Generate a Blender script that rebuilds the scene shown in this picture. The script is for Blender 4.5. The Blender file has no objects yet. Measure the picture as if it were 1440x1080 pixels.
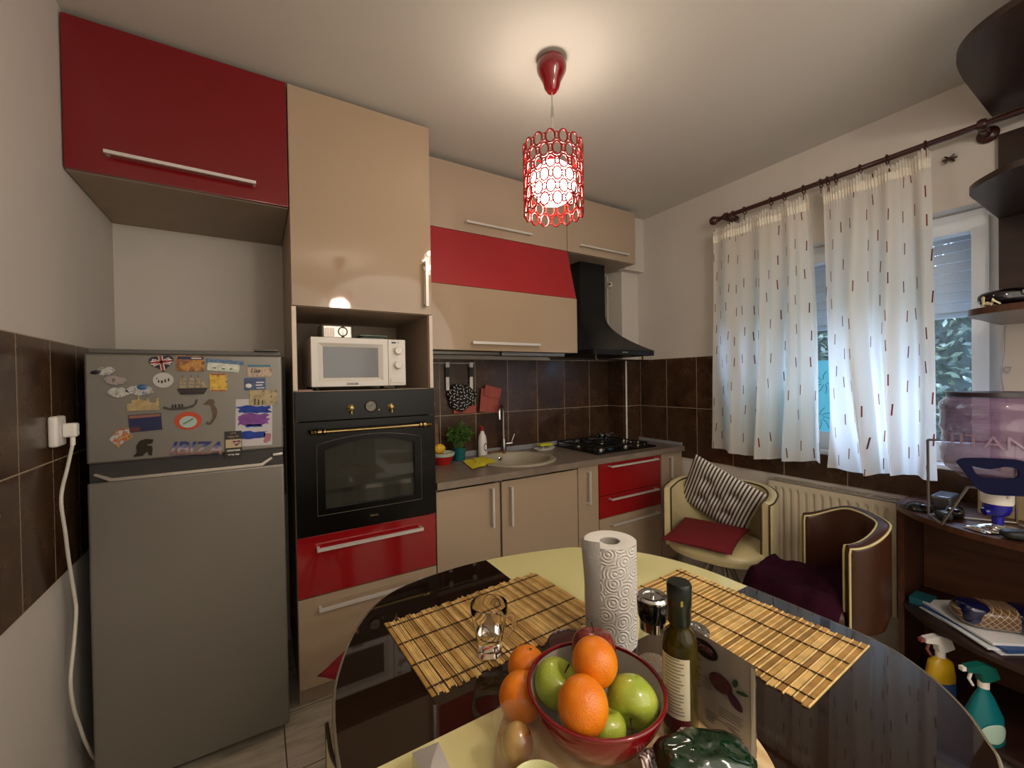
import bpy, bmesh, math, random
from mathutils import Vector, Matrix, noise
from mathutils.geometry import delaunay_2d_cdt
PI = math.pi
random.seed(7)
SC = bpy.context.scene
COL = SC.collection

# ------------------------------------------------------------------ materials
def lin(h):
    h = h.lstrip('#')
    c = [int(h[i:i + 2], 16) / 255 for i in (0, 2, 4)]
    return tuple(x / 12.92 if x <= .04045 else ((x + .055) / 1.055) ** 2.4 for x in c) + (1,)

class NT:
    def __init__(s, m):
        s.t = m.node_tree; s.n = s.t.nodes
    def new(s, k, **kw):
        x = s.n.new(k)
        for a, b in kw.items(): setattr(x, a, b)
        return x
    def link(s, a, b): s.t.links.new(a, b)
    def math(s, op, a, b=None, c=None):
        x = s.new('ShaderNodeMath', operation=op)
        for i, v in enumerate((a, b, c)):
            if v is None: continue
            if isinstance(v, (int, float)): x.inputs[i].default_value = v
            else: s.link(v, x.inputs[i])
        return x.outputs[0]
    def mix(s, f, a, b):
        x = s.new('ShaderNodeMix', data_type='RGBA')
        for i, v in ((0, f), (6, a), (7, b)):
            if isinstance(v, (int, float)): x.inputs[i].default_value = v
            elif isinstance(v, tuple): x.inputs[i].default_value = v
            else: s.link(v, x.inputs[i])
        return x.outputs[2]
    def ramp(s, f, stops):
        x = s.new('ShaderNodeValToRGB'); e = x.color_ramp.elements
        while len(e) > 1: e.remove(e[0])
        e[0].position = stops[0][0]; e[0].color = lin(stops[0][1])
        for p, c in stops[1:]:
            k = e.new(p); k.color = lin(c)
        s.link(f, x.inputs[0]); return x.outputs[0]
    def noise(s, vec, scale, detail=3, rough=.5):
        x = s.new('ShaderNodeTexNoise'); x.inputs['Scale'].default_value = scale
        x.inputs['Detail'].default_value = detail; x.inputs['Roughness'].default_value = rough
        if vec is not None: s.link(vec, x.inputs['Vector'])
        return x.outputs['Fac']
    def bump(s, h, strength, dist=.01):
        x = s.new('ShaderNodeBump'); x.inputs['Strength'].default_value = strength
        x.inputs['Distance'].default_value = dist; s.link(h, x.inputs['Height']); return x.outputs[0]
    def mapping(s, vec, sc=(1, 1, 1), loc=(0, 0, 0)):
        x = s.new('ShaderNodeMapping'); x.inputs['Scale'].default_value = sc; x.inputs['Location'].default_value = loc
        s.link(vec, x.inputs['Vector']); return x.outputs[0]

def base(name, rough=.5, metal=0, **kw):
    m = bpy.data.materials.new(name); m.use_nodes = True
    b = m.node_tree.nodes['Principled BSDF']
    b.inputs['Roughness'].default_value = rough; b.inputs['Metallic'].default_value = metal
    for k, v in kw.items(): b.inputs[k.replace('_', ' ')].default_value = v
    return m, NT(m), b

def M(name, col, rough=.5, metal=0, var=0.0, vscale=8, bump=0.0, bscale=60, bdist=.004, stretch=(1, 1, 1), **kw):
    """plain surface with a little procedural variation and grain"""
    m, t, b = base(name, rough, metal, **kw)
    c = lin(col)
    co = t.new('ShaderNodeTexCoord').outputs['Object']
    if stretch != (1, 1, 1): co = t.mapping(co, stretch)
    if var:
        f = t.noise(co, vscale, 4)
        lo = tuple(x * (1 - var) for x in c[:3]) + (1,); hi = tuple(min(1, x * (1 + var)) for x in c[:3]) + (1,)
        r = t.new('ShaderNodeMapRange'); r.inputs[1].default_value = .3; r.inputs[2].default_value = .7
        t.link(f, r.inputs[0])
        t.link(t.mix(r.outputs[0], lo, hi), b.inputs['Base Color'])
    else: b.inputs['Base Color'].default_value = c
    if bump: t.link(t.bump(t.noise(co, bscale, 3), bump, bdist), b.inputs['Normal'])
    return m

def glass(name, col='#ffffff', rough=.0, ior=1.45, **kw):
    m, t, b = base(name, rough, 0, Transmission_Weight=1.0, IOR=ior, **kw)
    b.inputs['Base Color'].default_value = lin(col); return m

def thin(name, col, alpha, rough=.05):
    """thin clear film or pane: mostly see-through with a glossy skin"""
    m = bpy.data.materials.new(name); m.use_nodes = True; t = NT(m)
    b = t.n['Principled BSDF']; b.inputs['Base Color'].default_value = lin(col); b.inputs['Roughness'].default_value = rough
    b.inputs['Alpha'].default_value = alpha; return m

# ------------------------------------------------------------------ mesh builder
class MB:
    def __init__(s):
        s.bm = bmesh.new(); s.uv = None; s.mi = 0
    def _f(s, vs):
        try: f = s.bm.faces.new(vs)
        except ValueError: return None
        f.material_index = s.mi; return f
    def box(s, x0, x1, y0, y1, z0, z1, bev=0.0, seg=2):
        P = [(x0, y0, z0), (x1, y0, z0), (x1, y1, z0), (x0, y1, z0), (x0, y0, z1), (x1, y0, z1), (x1, y1, z1), (x0, y1, z1)]
        v = [s.bm.verts.new(p) for p in P]
        fs = [s._f([v[i] for i in q]) for q in ((0, 3, 2, 1), (4, 5, 6, 7), (0, 1, 5, 4), (1, 2, 6, 5), (2, 3, 7, 6), (3, 0, 4, 7))]
        if bev:
            es = set(e for f in fs for e in f.edges)
            r = bmesh.ops.bevel(s.bm, geom=list(es), offset=bev, segments=seg, affect='EDGES', profile=.6)
            for f in r['faces']: f.material_index = s.mi
            ly = s.bm.edges.layers.int.get('sh') or s.bm.edges.layers.int.new('sh')
            new = set(r['faces'])
            for f in r['faces']:
                for e in f.edges:
                    if any(g not in new for g in e.link_faces): e[ly] = 1
        return s
    def bar(s, a, b, w, h=None, up=(0, 0, 1)):
        """square bar from a to b"""
        a, b = Vector(a), Vector(b); h = h or w; d = (b - a).normalized(); u = Vector(up)
        if abs(d.dot(u)) > .95: u = Vector((1, 0, 0)) if abs(d.x) < .9 else Vector((0, 1, 0))
        x = d.cross(u).normalized(); y = x.cross(d).normalized()
        v = [s.bm.verts.new(p + x * sx * w / 2 + y * sy * h / 2) for p in (a, b) for sx, sy in ((-1, -1), (1, -1), (1, 1), (-1, 1))]
        for q in ((3, 2, 1, 0), (4, 5, 6, 7), (0, 1, 5, 4), (1, 2, 6, 5), (2, 3, 7, 6), (3, 0, 4, 7)): s._f([v[i] for i in q])
        return s
    def tube(s, pts, r, n=10, caps=True, closed=False):
        pts = [Vector(p) for p in pts]; N = len(pts); rings = []
        rr = r if isinstance(r, (list, tuple)) else [r] * N
        t0 = (pts[1] - pts[0]).normalized()
        u = t0.orthogonal().normalized()
        for i, p in enumerate(pts):
            if closed: t = (pts[(i + 1) % N] - pts[i - 1]).normalized()
            elif i == 0: t = t0
            elif i == N - 1: t = (pts[-1] - pts[-2]).normalized()
            else: t = (pts[i + 1] - pts[i - 1]).normalized()
            u = (u - t * u.dot(t))
            u = u.normalized() if u.length > 1e-6 else t.orthogonal().normalized()
            w = t.cross(u)
            rings.append([s.bm.verts.new(p + (u * math.cos(2 * PI * k / n) + w * math.sin(2 * PI * k / n)) * rr[i]) for k in range(n)])
        for i in range(N if closed else N - 1):
            A, B = rings[i], rings[(i + 1) % N]
            for k in range(n): s._f([A[k], A[(k + 1) % n], B[(k + 1) % n], B[k]])
        if caps and not closed: s._f(rings[0][::-1]); s._f(rings[-1])
        return s
    def lathe(s, prof, c=(0, 0, 0), n=32, axis='Z', M4=None, caps=True):
        """prof: list of (radius, height)"""
        rings = []
        for r, h in prof:
            if r < 1e-6: pts = [(0, 0, h)]
            else: pts = [(r * math.cos(2 * PI * k / n), r * math.sin(2 * PI * k / n), h) for k in range(n)]
            o = []
            for x, y, z in pts:
                if axis == 'Y': x, y, z = x, -z, y
                elif axis == 'X': x, y, z = z, x, y
                p = Vector((x, y, z))
                if M4 is not None: p = M4 @ p
                o.append(s.bm.verts.new(p + Vector(c)))
            rings.append(o)
        for A, B in zip(rings, rings[1:]):
            if len(A) == 1 and len(B) == 1: continue
            for k in range(n):
                k2 = (k + 1) % n
                if len(A) == 1: s._f([A[0], B[k2], B[k]])
                elif len(B) == 1: s._f([A[k], A[k2], B[0]])
                else: s._f([A[k], A[k2], B[k2], B[k]])
        if caps:
            if len(rings[0]) > 1: s._f(rings[0][::-1])
            if len(rings[-1]) > 1: s._f(rings[-1])
        return s
    def prism(s, poly, f, bev=0.0, holes=()):
        """poly 2d (u,v) -> f(u,v,0/1) 3d; solid plate"""
        def ring(w): return [s.bm.verts.new(f(u, v, w)) for u, v in poly]
        if not holes:
            a, b = ring(0), ring(1)
            fa = s._f(a[::-1]); fb = s._f(b); n = len(a)
            for i in range(n): s._f([a[i], a[(i + 1) % n], b[(i + 1) % n], b[i]])
            return s
        pts = [Vector(p) for p in poly]; loops = [list(range(len(poly)))]
        for h in holes:
            k = len(pts); pts += [Vector(p) for p in h]; loops.append(list(range(k, k + len(h))))
        vo, _, fo, *_ = delaunay_2d_cdt(pts, [], loops, 0, 1e-6)
        # keep triangles inside outer and outside holes
        def inside(p, L):
            c = False; n = len(L)
            for i in range(n):
                a, b = L[i], L[(i + 1) % n]
                if (a[1] > p[1]) != (b[1] > p[1]) and p[0] < (b[0] - a[0]) * (p[1] - a[1]) / (b[1] - a[1]) + a[0]: c = not c
            return c
        A = [s.bm.verts.new(f(p[0], p[1], 0)) for p in vo]; B = [s.bm.verts.new(f(p[0], p[1], 1)) for p in vo]
        for t in fo:
            cx = sum(vo[i][0] for i in t) / len(t); cy = sum(vo[i][1] for i in t) / len(t)
            if inside((cx, cy), poly) and not any(inside((cx, cy), h) for h in holes):
                s._f([A[i] for i in t][::-1]); s._f([B[i] for i in t])
        for L in [poly] + list(holes):
            a = [s.bm.verts.new(f(u, v, 0)) for u, v in L]; b = [s.bm.verts.new(f(u, v, 1)) for u, v in L]; n = len(a)
            for i in range(n): s._f([a[i], a[(i + 1) % n], b[(i + 1) % n], b[i]])
        bmesh.ops.remove_doubles(s.bm, verts=list(s.bm.verts), dist=1e-6)
        bmesh.ops.recalc_face_normals(s.bm, faces=list(s.bm.faces))
        return s
    def grid(s, nu, nv, f, cu=False, cv=False, uv=False):
        """f(u,v) u,v in 0..1"""
        V = [[s.bm.verts.new(f(i / (nu if cu else nu), j / nv)) for j in range(nv + (0 if cv else 1))] for i in range(nu + (0 if cu else 1))]
        if uv and s.uv is None: s.uv = s.bm.loops.layers.uv.new('UVMap')
        for i in range(nu):
            for j in range(nv):
                i2 = (i + 1) % len(V) if cu else i + 1; j2 = (j + 1) % len(V[0]) if cv else j + 1
                fc = s._f([V[i][j], V[i2][j], V[i2][j2], V[i][j2]])
                if uv and fc:
                    for lp, (a, b) in zip(fc.loops, ((i, j), (i + 1, j), (i + 1, j + 1), (i, j + 1))): lp[s.uv].uv = (a / nu, b / nv)
        return s
    def ball(s, c, r, n=24, m=14, f=None):
        c = Vector(c)
        rr = r if isinstance(r, (tuple, list)) else (r, r, r)
        prof = []
        rings = []
        for j in range(m + 1):
            th = PI * j / m
            k = 1 if j in (0, m) else n
            ring = []
            for i in range(k):
                ph = 2 * PI * i / n
                d = Vector((math.sin(th) * math.cos(ph), math.sin(th) * math.sin(ph), math.cos(th)))
                q = f(d) if f else 1
                ring.append(s.bm.verts.new(c + Vector((d.x * rr[0], d.y * rr[1], d.z * rr[2])) * q))
            rings.append(ring)
        for A, B in zip(rings, rings[1:]):
            for k in range(n):
                k2 = (k + 1) % n
                if len(A) == 1: s._f([A[0], B[k], B[k2]])
                elif len(B) == 1: s._f([A[k], B[0], A[k2]])
                else: s._f([A[k], B[k], B[k2], A[k2]])
        return s
    def add_mesh(s, me, mat4=None):
        k = len(s.bm.verts); s.bm.from_mesh(me); s.bm.verts.ensure_lookup_table()
        if mat4 is not None:
            for v in s.bm.verts[k:]: v.co = mat4 @ v.co
        for f in s.bm.faces:
            pass
        return s

def wloc(o):
    v = Vector((0, 0, 0))
    while o is not None: v += o.location; o = o.parent
    return v

def obj(name, mb, mats, parent=None, smooth=42, local=False, recalc=False):
    """one mesh object; geometry is given in room coordinates unless local"""
    bm = mb.bm; L0 = None
    if recalc: bmesh.ops.recalc_face_normals(bm, faces=list(bm.faces))
    if parent is not None and not local:
        w = wloc(parent)
        for v in bm.verts: v.co -= w
    elif parent is None and not local and len(bm.verts):
        xs = [v.co.x for v in bm.verts]; ys = [v.co.y for v in bm.verts]; zs = [v.co.z for v in bm.verts]
        L0 = Vector(((min(xs) + max(xs)) / 2, (min(ys) + max(ys)) / 2, min(zs)))
        for v in bm.verts: v.co -= L0
    bm.normal_update()
    a = math.radians(smooth); ly = bm.edges.layers.int.get('sh')
    for f in bm.faces: f.smooth = smooth > 0
    for e in bm.edges:
        e.smooth = len(e.link_faces) == 2 and e.calc_face_angle(0) < a and not (ly and e[ly])
    me = bpy.data.meshes.new(name); bm.to_mesh(me); bm.free()
    for m in (mats if isinstance(mats, (list, tuple)) else [mats]): me.materials.append(m)
    o = bpy.data.objects.new(name, me); COL.objects.link(o)
    if parent is not None: o.parent = parent
    if L0 is not None: o.location = L0
    return o

def tag(o, label=None, cat=None, group=None, kind=None):
    if label: o['label'] = label
    if cat: o['category'] = cat
    if group: o['group'] = group
    if kind: o['kind'] = kind
    return o

def thing(name, loc, label, cat, group=None, rot=None):
    o = bpy.data.objects.new(name, None); COL.objects.link(o); o.location = loc
    o.empty_display_size = .05
    if rot is not None: o.rotation_euler = rot
    return tag(o, label, cat, group)

def struct(name, mb, mats, **kw):
    return tag(obj(name, mb, mats, **kw), kind='structure')

def dup_tree(o, parent=None):
    c = o.copy(); COL.objects.link(c)
    if parent is not None: c.parent = parent
    for ch in list(o.children): dup_tree(ch, c)
    return c

FONT_CACHE = {}
def text_mb(s, size, ext=.0005, align='CENTER', shear=0, bold=0):
    cu = bpy.data.curves.new('lettering', 'FONT'); cu.body = s; cu.size = size; cu.extrude = ext
    cu.align_x = align; cu.align_y = 'CENTER'; cu.shear = shear; cu.offset = bold
    o = bpy.data.objects.new('lettering', cu); COL.objects.link(o)
    bpy.context.view_layer.update()
    me = bpy.data.meshes.new_from_object(o.evaluated_get(bpy.context.evaluated_depsgraph_get()))
    bpy.data.objects.remove(o); bpy.data.curves.remove(cu)
    mb = MB(); mb.bm.from_mesh(me); bpy.data.meshes.remove(me); return mb

def place_text(mb, origin, xdir, ydir):
    x = Vector(xdir).normalized(); y = Vector(ydir).normalized(); z = x.cross(y)
    m = Matrix((x, y, z)).transposed().to_4x4(); m.translation = Vector(origin)
    for v in mb.bm.verts: v.co = m @ v.co
    return mb

def nz(x, y=0., z=0.): return noise.noise(Vector((x, y, z)))
# ------------------------------------------------------------------ camera
cam = bpy.data.cameras.new('camera'); co = bpy.data.objects.new('camera', cam); COL.objects.link(co)
cam.sensor_width = 36; cam.lens = 584.525 / 1440 * 36; cam.clip_start = .02
r_, u_, f_ = Vector((.852196, -.522975, -.01608)), Vector((.018848, -.00003, .999822)), Vector((.522883, .852348, -.009832))
mw = Matrix((r_, u_, -f_)).transposed().to_4x4(); mw.translation = (0, 0, 1.34); co.matrix_world = mw
SC.camera = co

# ------------------------------------------------------------------ palette
wall_m = M('wall_paint', '#cdc6bd', .85, var=.05, vscale=1.5, bump=.12, bscale=180, bdist=.002)
ceil_m = M('ceiling_paint', '#cac4ba', .9, var=.04, vscale=1.2, bump=.05, bscale=120, bdist=.002)
white_m = M('white_plastic', '#e6e3dc', .35)
beige_m = M('beige_gloss', '#aa947b', .05, var=.015, vscale=300)
beige_d = M('beige_board', '#a5917c', .5, var=.05)
taupe_m = M('taupe_board', '#988674', .55, var=.05)
red_m = M('red_gloss', '#921318', .12, Coat_Weight=.3, Coat_Roughness=.04)
redsat_m = M('red_satin', '#a0262a', .38)
alu_m = M('brushed_aluminium', '#d6d2cc', .35, .35, var=.04, vscale=60, stretch=(1, 1, 20))
steel_m = M('polished_steel', '#d0d0d0', .12, 1.0)
darkgap = M('dark_gap', '#120d0a', .8)
black_e = M('black_enamel', '#080807', .25, Specular_IOR_Level=.22)
black_m = M('black_matt', '#101010', .55)
black_g = M('black_gloss', '#0a0a0b', .08)
brass_m = M('old_brass', '#82704a', .24, 1.0)
rubber = M('dark_rubber', '#191817', .7)

def tile_mat(name, axis, u0, w, z0, h, c1='#2e1d13', c2='#4b3423', grout='#a8977c', seed=0.0):
    """large dark glazed wall tiles laid on a grid with pale joints; grid in metres on the wall itself"""
    m, t, b = base(name, .3)
    g = t.new('ShaderNodeNewGeometry').outputs['Position']
    sp = t.new('ShaderNodeSeparateXYZ'); t.link(g, sp.inputs[0])
    u = t.math('DIVIDE', t.math('SUBTRACT', sp.outputs['XYZ'.index(axis)], u0), w)
    v = t.math('DIVIDE', t.math('SUBTRACT', sp.outputs[2], z0), h)
    def joint(x, s): 
        fr = t.math('FRACT', x); d = t.math('MINIMUM', fr, t.math('SUBTRACT', 1.0, fr)); return t.math('LESS_THAN', d, .0019 / s)
    j = t.math('MAXIMUM', joint(u, w), joint(v, h))
    cell = t.new('ShaderNodeCombineXYZ'); t.link(t.math('FLOOR', u), cell.inputs[0]); t.link(t.math('FLOOR', v), cell.inputs[1]); cell.inputs[2].default_value = seed
    wn = t.new('ShaderNodeTexWhiteNoise'); t.link(cell.outputs[0], wn.inputs[0])
    add = t.new('ShaderNodeVectorMath', operation='ADD'); t.link(g, add.inputs[0]); t.link(wn.outputs[1], add.inputs[1])
    n = t.noise(add.outputs[0], 5, 6, .62)
    base_c = t.ramp(n, [(.3, c1), (.55, c2), (.75, '#3a281b')])
    t.link(t.mix(j, base_c, lin(grout)), b.inputs['Base Color'])
    t.link(t.math('ADD', t.math('MULTIPLY', j, .5), t.math('MULTIPLY_ADD', n, .25, .14)), b.inputs['Roughness'])
    hh = t.math('SUBTRACT', t.math('MULTIPLY', t.noise(add.outputs[0], 14, 3), .3), j)
    t.link(t.bump(hh, .35, .004), b.inputs['Normal'])
    return m

# floor: stone-look tiles
fm, ft, fb = base('floor_tiles', .35)
g = ft.new('ShaderNodeNewGeometry').outputs['Position']; sp = ft.new('ShaderNodeSeparateXYZ'); ft.link(g, sp.inputs[0])
def fj(o, o0, w):
    x = ft.math('DIVIDE', ft.math('SUBTRACT', sp.outputs[o], o0), w); fr = ft.math('FRACT', x)
    return x, ft.math('LESS_THAN', ft.math('MINIMUM', fr, ft.math('SUBTRACT', 1.0, fr)), .0022 / w)
ux, jx = fj(0, .065, .60); uy, jy = fj(1, 1.615, .30)
n1 = ft.noise(ft.mapping(g, (2, 9, 1)), 3.0, 8, .65)
c = ft.ramp(n1, [(.25, '#8d8371'), (.45, '#ada391'), (.6, '#c2b8a5'), (.8, '#9c9280')])
ft.link(ft.mix(ft.math('MAXIMUM', jx, jy), c, lin('#4e463b')), fb.inputs['Base Color'])
ft.link(ft.bump(n1, .15, .003), fb.inputs['Normal'])

# ------------------------------------------------------------------ room shell
XL, XR, YB, YF, ZC = -.525, 2.60, 2.46, -2.0, 2.575
struct('floor', MB().box(XL - .2, XR + .3, YF - .2, YB + .2, -.12, 0), fm)
struct('ceiling', MB().box(XL - .2, XR + .3, YF - .2, YB + .2, ZC, ZC + .12), ceil_m)
struct('wall_left', MB().box(XL - .2, XL, YF - .2, YB + .2, 0, ZC), wall_m)
struct('wall_back', MB().box(XL, XR, YB, YB + .2, 0, ZC), wall_m)
struct('wall_front', MB().box(XL, XR, YF - .2, YF, 0, ZC), wall_m)
WY0, WY1, WZ0, WZ1, XG = .405, 1.50, .93, 2.055, 2.72       # window opening and pane plane
w = MB().prism([(YF - .2, 0), (YB + .2, 0), (YB + .2, ZC), (YF - .2, ZC)], lambda u, v, q: (XR + .3 * q, u, v), holes=[[(WY0, WZ0), (WY1, WZ0), (WY1, WZ1), (WY0, WZ1)]])
struct('wall_right', w, wall_m)
# boxed-in pipe pillar in the back right corner, with a bulkhead on top
pl = MB().box(2.42, XR, 2.30, YB, 0, ZC); pl.box(2.388, XR, 2.235, 2.299, 2.165, ZC)
struct('wall_pillar', pl, wall_m)

# tile panels
T0, T1, T2 = .765, 1.122, 1.48
struct('trim_1', MB().box(XL, XL + .008, YF, YB, T0, T2), tile_mat('tiles_left', 'Y', 1.753, .205, T1, .357, '#38261a', '#523a28'))
struct('trim_2', MB().box(XL + .008, .12, YB - .008, YB, T0, T2), tile_mat('tiles_niche', 'X', -.3, .25, T1, .357))
tb = MB().box(.72, 2.412, YB - .008, YB, T0, T2)
struct('trim_3', tb, tile_mat('tiles_back', 'X', 1.2215, .2475, T1, .357, seed=3.))
struct('trim_4', MB().box(2.412, 2.42, 2.292, YB, T0, T2).box(2.42, XR, 2.292, 2.30, T0, T2), tile_mat('tiles_pillar', 'X', 2.595, .25, T1, .357, seed=5.))
struct('trim_5', MB().box(XR - .008, XR, WY1 + .04, 2.292, T0, T2), tile_mat('tiles_right', 'Y', 2.03, .2465, T1, .357, seed=6.))
struct('trim_6', MB().box(XR - .008, XR, -.2, WY1 + .04, T0, WZ0 - .02), tile_mat('tiles_under_window', 'Y', 1.227, .303, T1 + .1, .5, seed=8.))
struct('trim_7', MB().tube([(2.432, 2.277, .85), (2.432, 2.277, 1.475)], .007), white_m)
# tiled side-wall edge strip
struct('baseboard_left', MB().box(XL, XL + .012, YF, 1.7, 0, .07), white_m)

# ------------------------------------------------------------------ window
frame_m = M('window_frame', '#dfe6ec', .3)
pane_m = thin('window_pane', '#cfe4ee', .06, .02)
win = thing('window_1', (XG, (WY0 + WY1) / 2, WZ0), None, None); win['kind'] = 'structure'
X0, X1 = XG - .03, XG + .04
fy0, fy1, fz0, fz1, fw = WY0 + .002, WY1 - .002, WZ0 + .002, WZ1 - .002, .045
def frame(x0, x1, ya, yb, za, zb, holes):
    return MB().prism([(ya, za), (yb, za), (yb, zb), (ya, zb)], lambda u, v, q: (x0 + (x1 - x0) * q, u, v), holes=[[(h[0], h[2]), (h[1], h[2]), (h[1], h[3]), (h[0], h[3])] for h in holes])
f = frame(X0, X1, fy0, fy1, fz0, fz1, [(fy0 + fw, .925, fz0 + fw, fz1 - fw), (.97, fy1 - fw, fz0 + fw, fz1 - fw)])
obj('window_frame', f, frame_m, win)
for k, (a, b_) in enumerate(((fy0 + fw - .005, .93), (.965, fy1 - fw + .005))):
    z0, z1 = fz0 + fw - .005, fz1 - fw + .005; sw = .052
    s = frame(X0 - .02, X1 - .02, a, b_, z0, z1, [(a + sw, b_ - sw, z0 + sw, z1 - sw)])
    so = obj('sash', s, frame_m, win)
    obj('pane', MB().box(XG, XG + .006, a + sw - .004, b_ - sw + .004, z0 + sw - .004, z1 - sw + .004), pane_m, so)
    if k == 0: continue
    # patterned turquoise privacy film on the lower glass
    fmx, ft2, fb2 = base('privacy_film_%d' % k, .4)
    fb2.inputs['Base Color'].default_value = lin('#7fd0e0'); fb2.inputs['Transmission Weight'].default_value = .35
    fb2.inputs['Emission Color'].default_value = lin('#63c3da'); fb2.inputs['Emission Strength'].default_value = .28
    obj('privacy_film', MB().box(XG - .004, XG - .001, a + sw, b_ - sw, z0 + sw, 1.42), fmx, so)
    st = MB()
    for cy, cz, R in ((a + .11, 1.30, .075), (a + .24, 1.2, .08), (a + .13, 1.10, .07), (b_ - .12, 1.33, .07), (b_ - .13, 1.14, .08)):
        for q in range(9):
            an = q * 2 * PI / 9 + cy * 9; r0, r1 = R * .2, R * (.8 + .4 * random.random())
            p = [(XG - .006, cy + math.cos(an + e * .5) * (r0 + (r1 - r0) * e), cz + math.sin(an + e * .5) * (r0 + (r1 - r0) * e)) for e in (0, .5, 1)]
            if all(a + sw + .005 < y < b_ - sw - .005 and z0 + sw < z < 1.415 for _, y, z in p): st.tube(p, .0018, 5)
    obj('leaf_pattern', st, M('film_lines', '#3d8ca0', .5), so)
struct('window_sill', MB().box(XR - .012, XG - .05, WY0 + .003, WY1 - .003, WZ0 - .016, WZ0 + .001, .003), frame_m)
# roller shutter half lowered behind the panes
sh = thing('roller_shutter', (XG + .12, .95, 1.62), 'half lowered white roller shutter of horizontal slats outside the window', 'shutter')
sm = MB(); z = 1.625
while z < WZ1 - .01:
    sm.box(XG + .10, XG + .112, WY0 + .003, WY1 - .003, z, min(z + .046, WZ1 - .003), .004); z += .0475
obj('slats', sm, M('shutter_slats', '#c9d3dc', .5), sh)
obj('bottom_rail', MB().box(XG + .095, XG + .117, WY0 + .003, WY1 - .003, 1.60, 1.6245, .004), M('shutter_rail', '#aab4bd', .4), sh)
# the evergreen shrubs outside
leaf_m, lt, lb = base('leaves', .45)
gi = lt.new('ShaderNodeObjectInfo'); pos = lt.new('ShaderNodeNewGeometry').outputs['Position']
lt.link(lt.ramp(lt.noise(pos, 14, 4), [(.3, '#121d12'), (.48, '#2c3a28'), (.60, '#55634a'), (.72, '#c2c8b4')]), lb.inputs['Base Color'])
for (cx, cy, cz, R, lab) in ((4.6, .62, 1.45, (.55, .62, 1.4), 'dark evergreen shrub seen through the right end of the window'),
                             (4.7, 2.0, 1.5, (.6, .72, 1.4), 'dark evergreen shrub seen through the gap between the curtains')):
    t_ = thing('evergreen_shrub', (cx, cy, 0), lab, 'shrub', 'shrubs outside the window')
    lf = MB()
    for i in range(9000):
        d = Vector((random.gauss(0, 1), random.gauss(0, 1), random.gauss(0, 1))).normalized() * random.uniform(.72, 1.0)
        p = Vector((cx + d.x * R[0], cy + d.y * R[1], cz + d.z * R[2]))
        a = Vector((random.gauss(0, 1), random.gauss(0, 1), random.gauss(0, 1))).normalized() * .036
        b_ = a.cross(Vector((random.gauss(0, 1), random.gauss(0, 1), random.gauss(0, 1)))).normalized() * .016
        v = [lf.bm.verts.new(p + q) for q in (-a, b_, a, -b_)]; lf._f(v)
    obj('foliage', lf, leaf_m, t_, smooth=0)
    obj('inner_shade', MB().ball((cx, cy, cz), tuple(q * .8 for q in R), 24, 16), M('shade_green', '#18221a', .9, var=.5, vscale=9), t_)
    obj('branches', MB().tube([(cx, cy, 0), (cx + .05, cy, .7), (cx, cy + .05, 1.6)], [.07, .05, .02], 8).tube([(cx, cy, .5), (cx - .2, cy + .4, 1.3)], [.04, .02], 8).tube([(cx, cy, .5), (cx + .1, cy - .5, 1.5)], [.04, .02], 8), M('bark', '#4a3a2c', .9), t_)
struct('ground_outside', MB().box(XR + .3, 9, -6, 9, -.12, 0), M('ground', '#5d6650', .9, var=.3))

# ------------------------------------------------------------------ light
W = bpy.data.worlds.new('World'); SC.world = W; W.use_nodes = True
wt = W.node_tree; bg = wt.nodes['Background']; bg.inputs[0].default_value = lin('#acc9f4'); bg.inputs[1].default_value = 20
SC.view_settings.view_transform = 'Standard'; SC.view_settings.look = 'None'; SC.view_settings.exposure = -.12
def lamp(name, loc, power, col, r=.06):
    l = bpy.data.lights.new(name, 'POINT'); l.energy = power; l.color = col; l.shadow_soft_size = r
    o = bpy.data.objects.new(name, l); COL.objects.link(o); o.location = loc; return o

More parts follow.
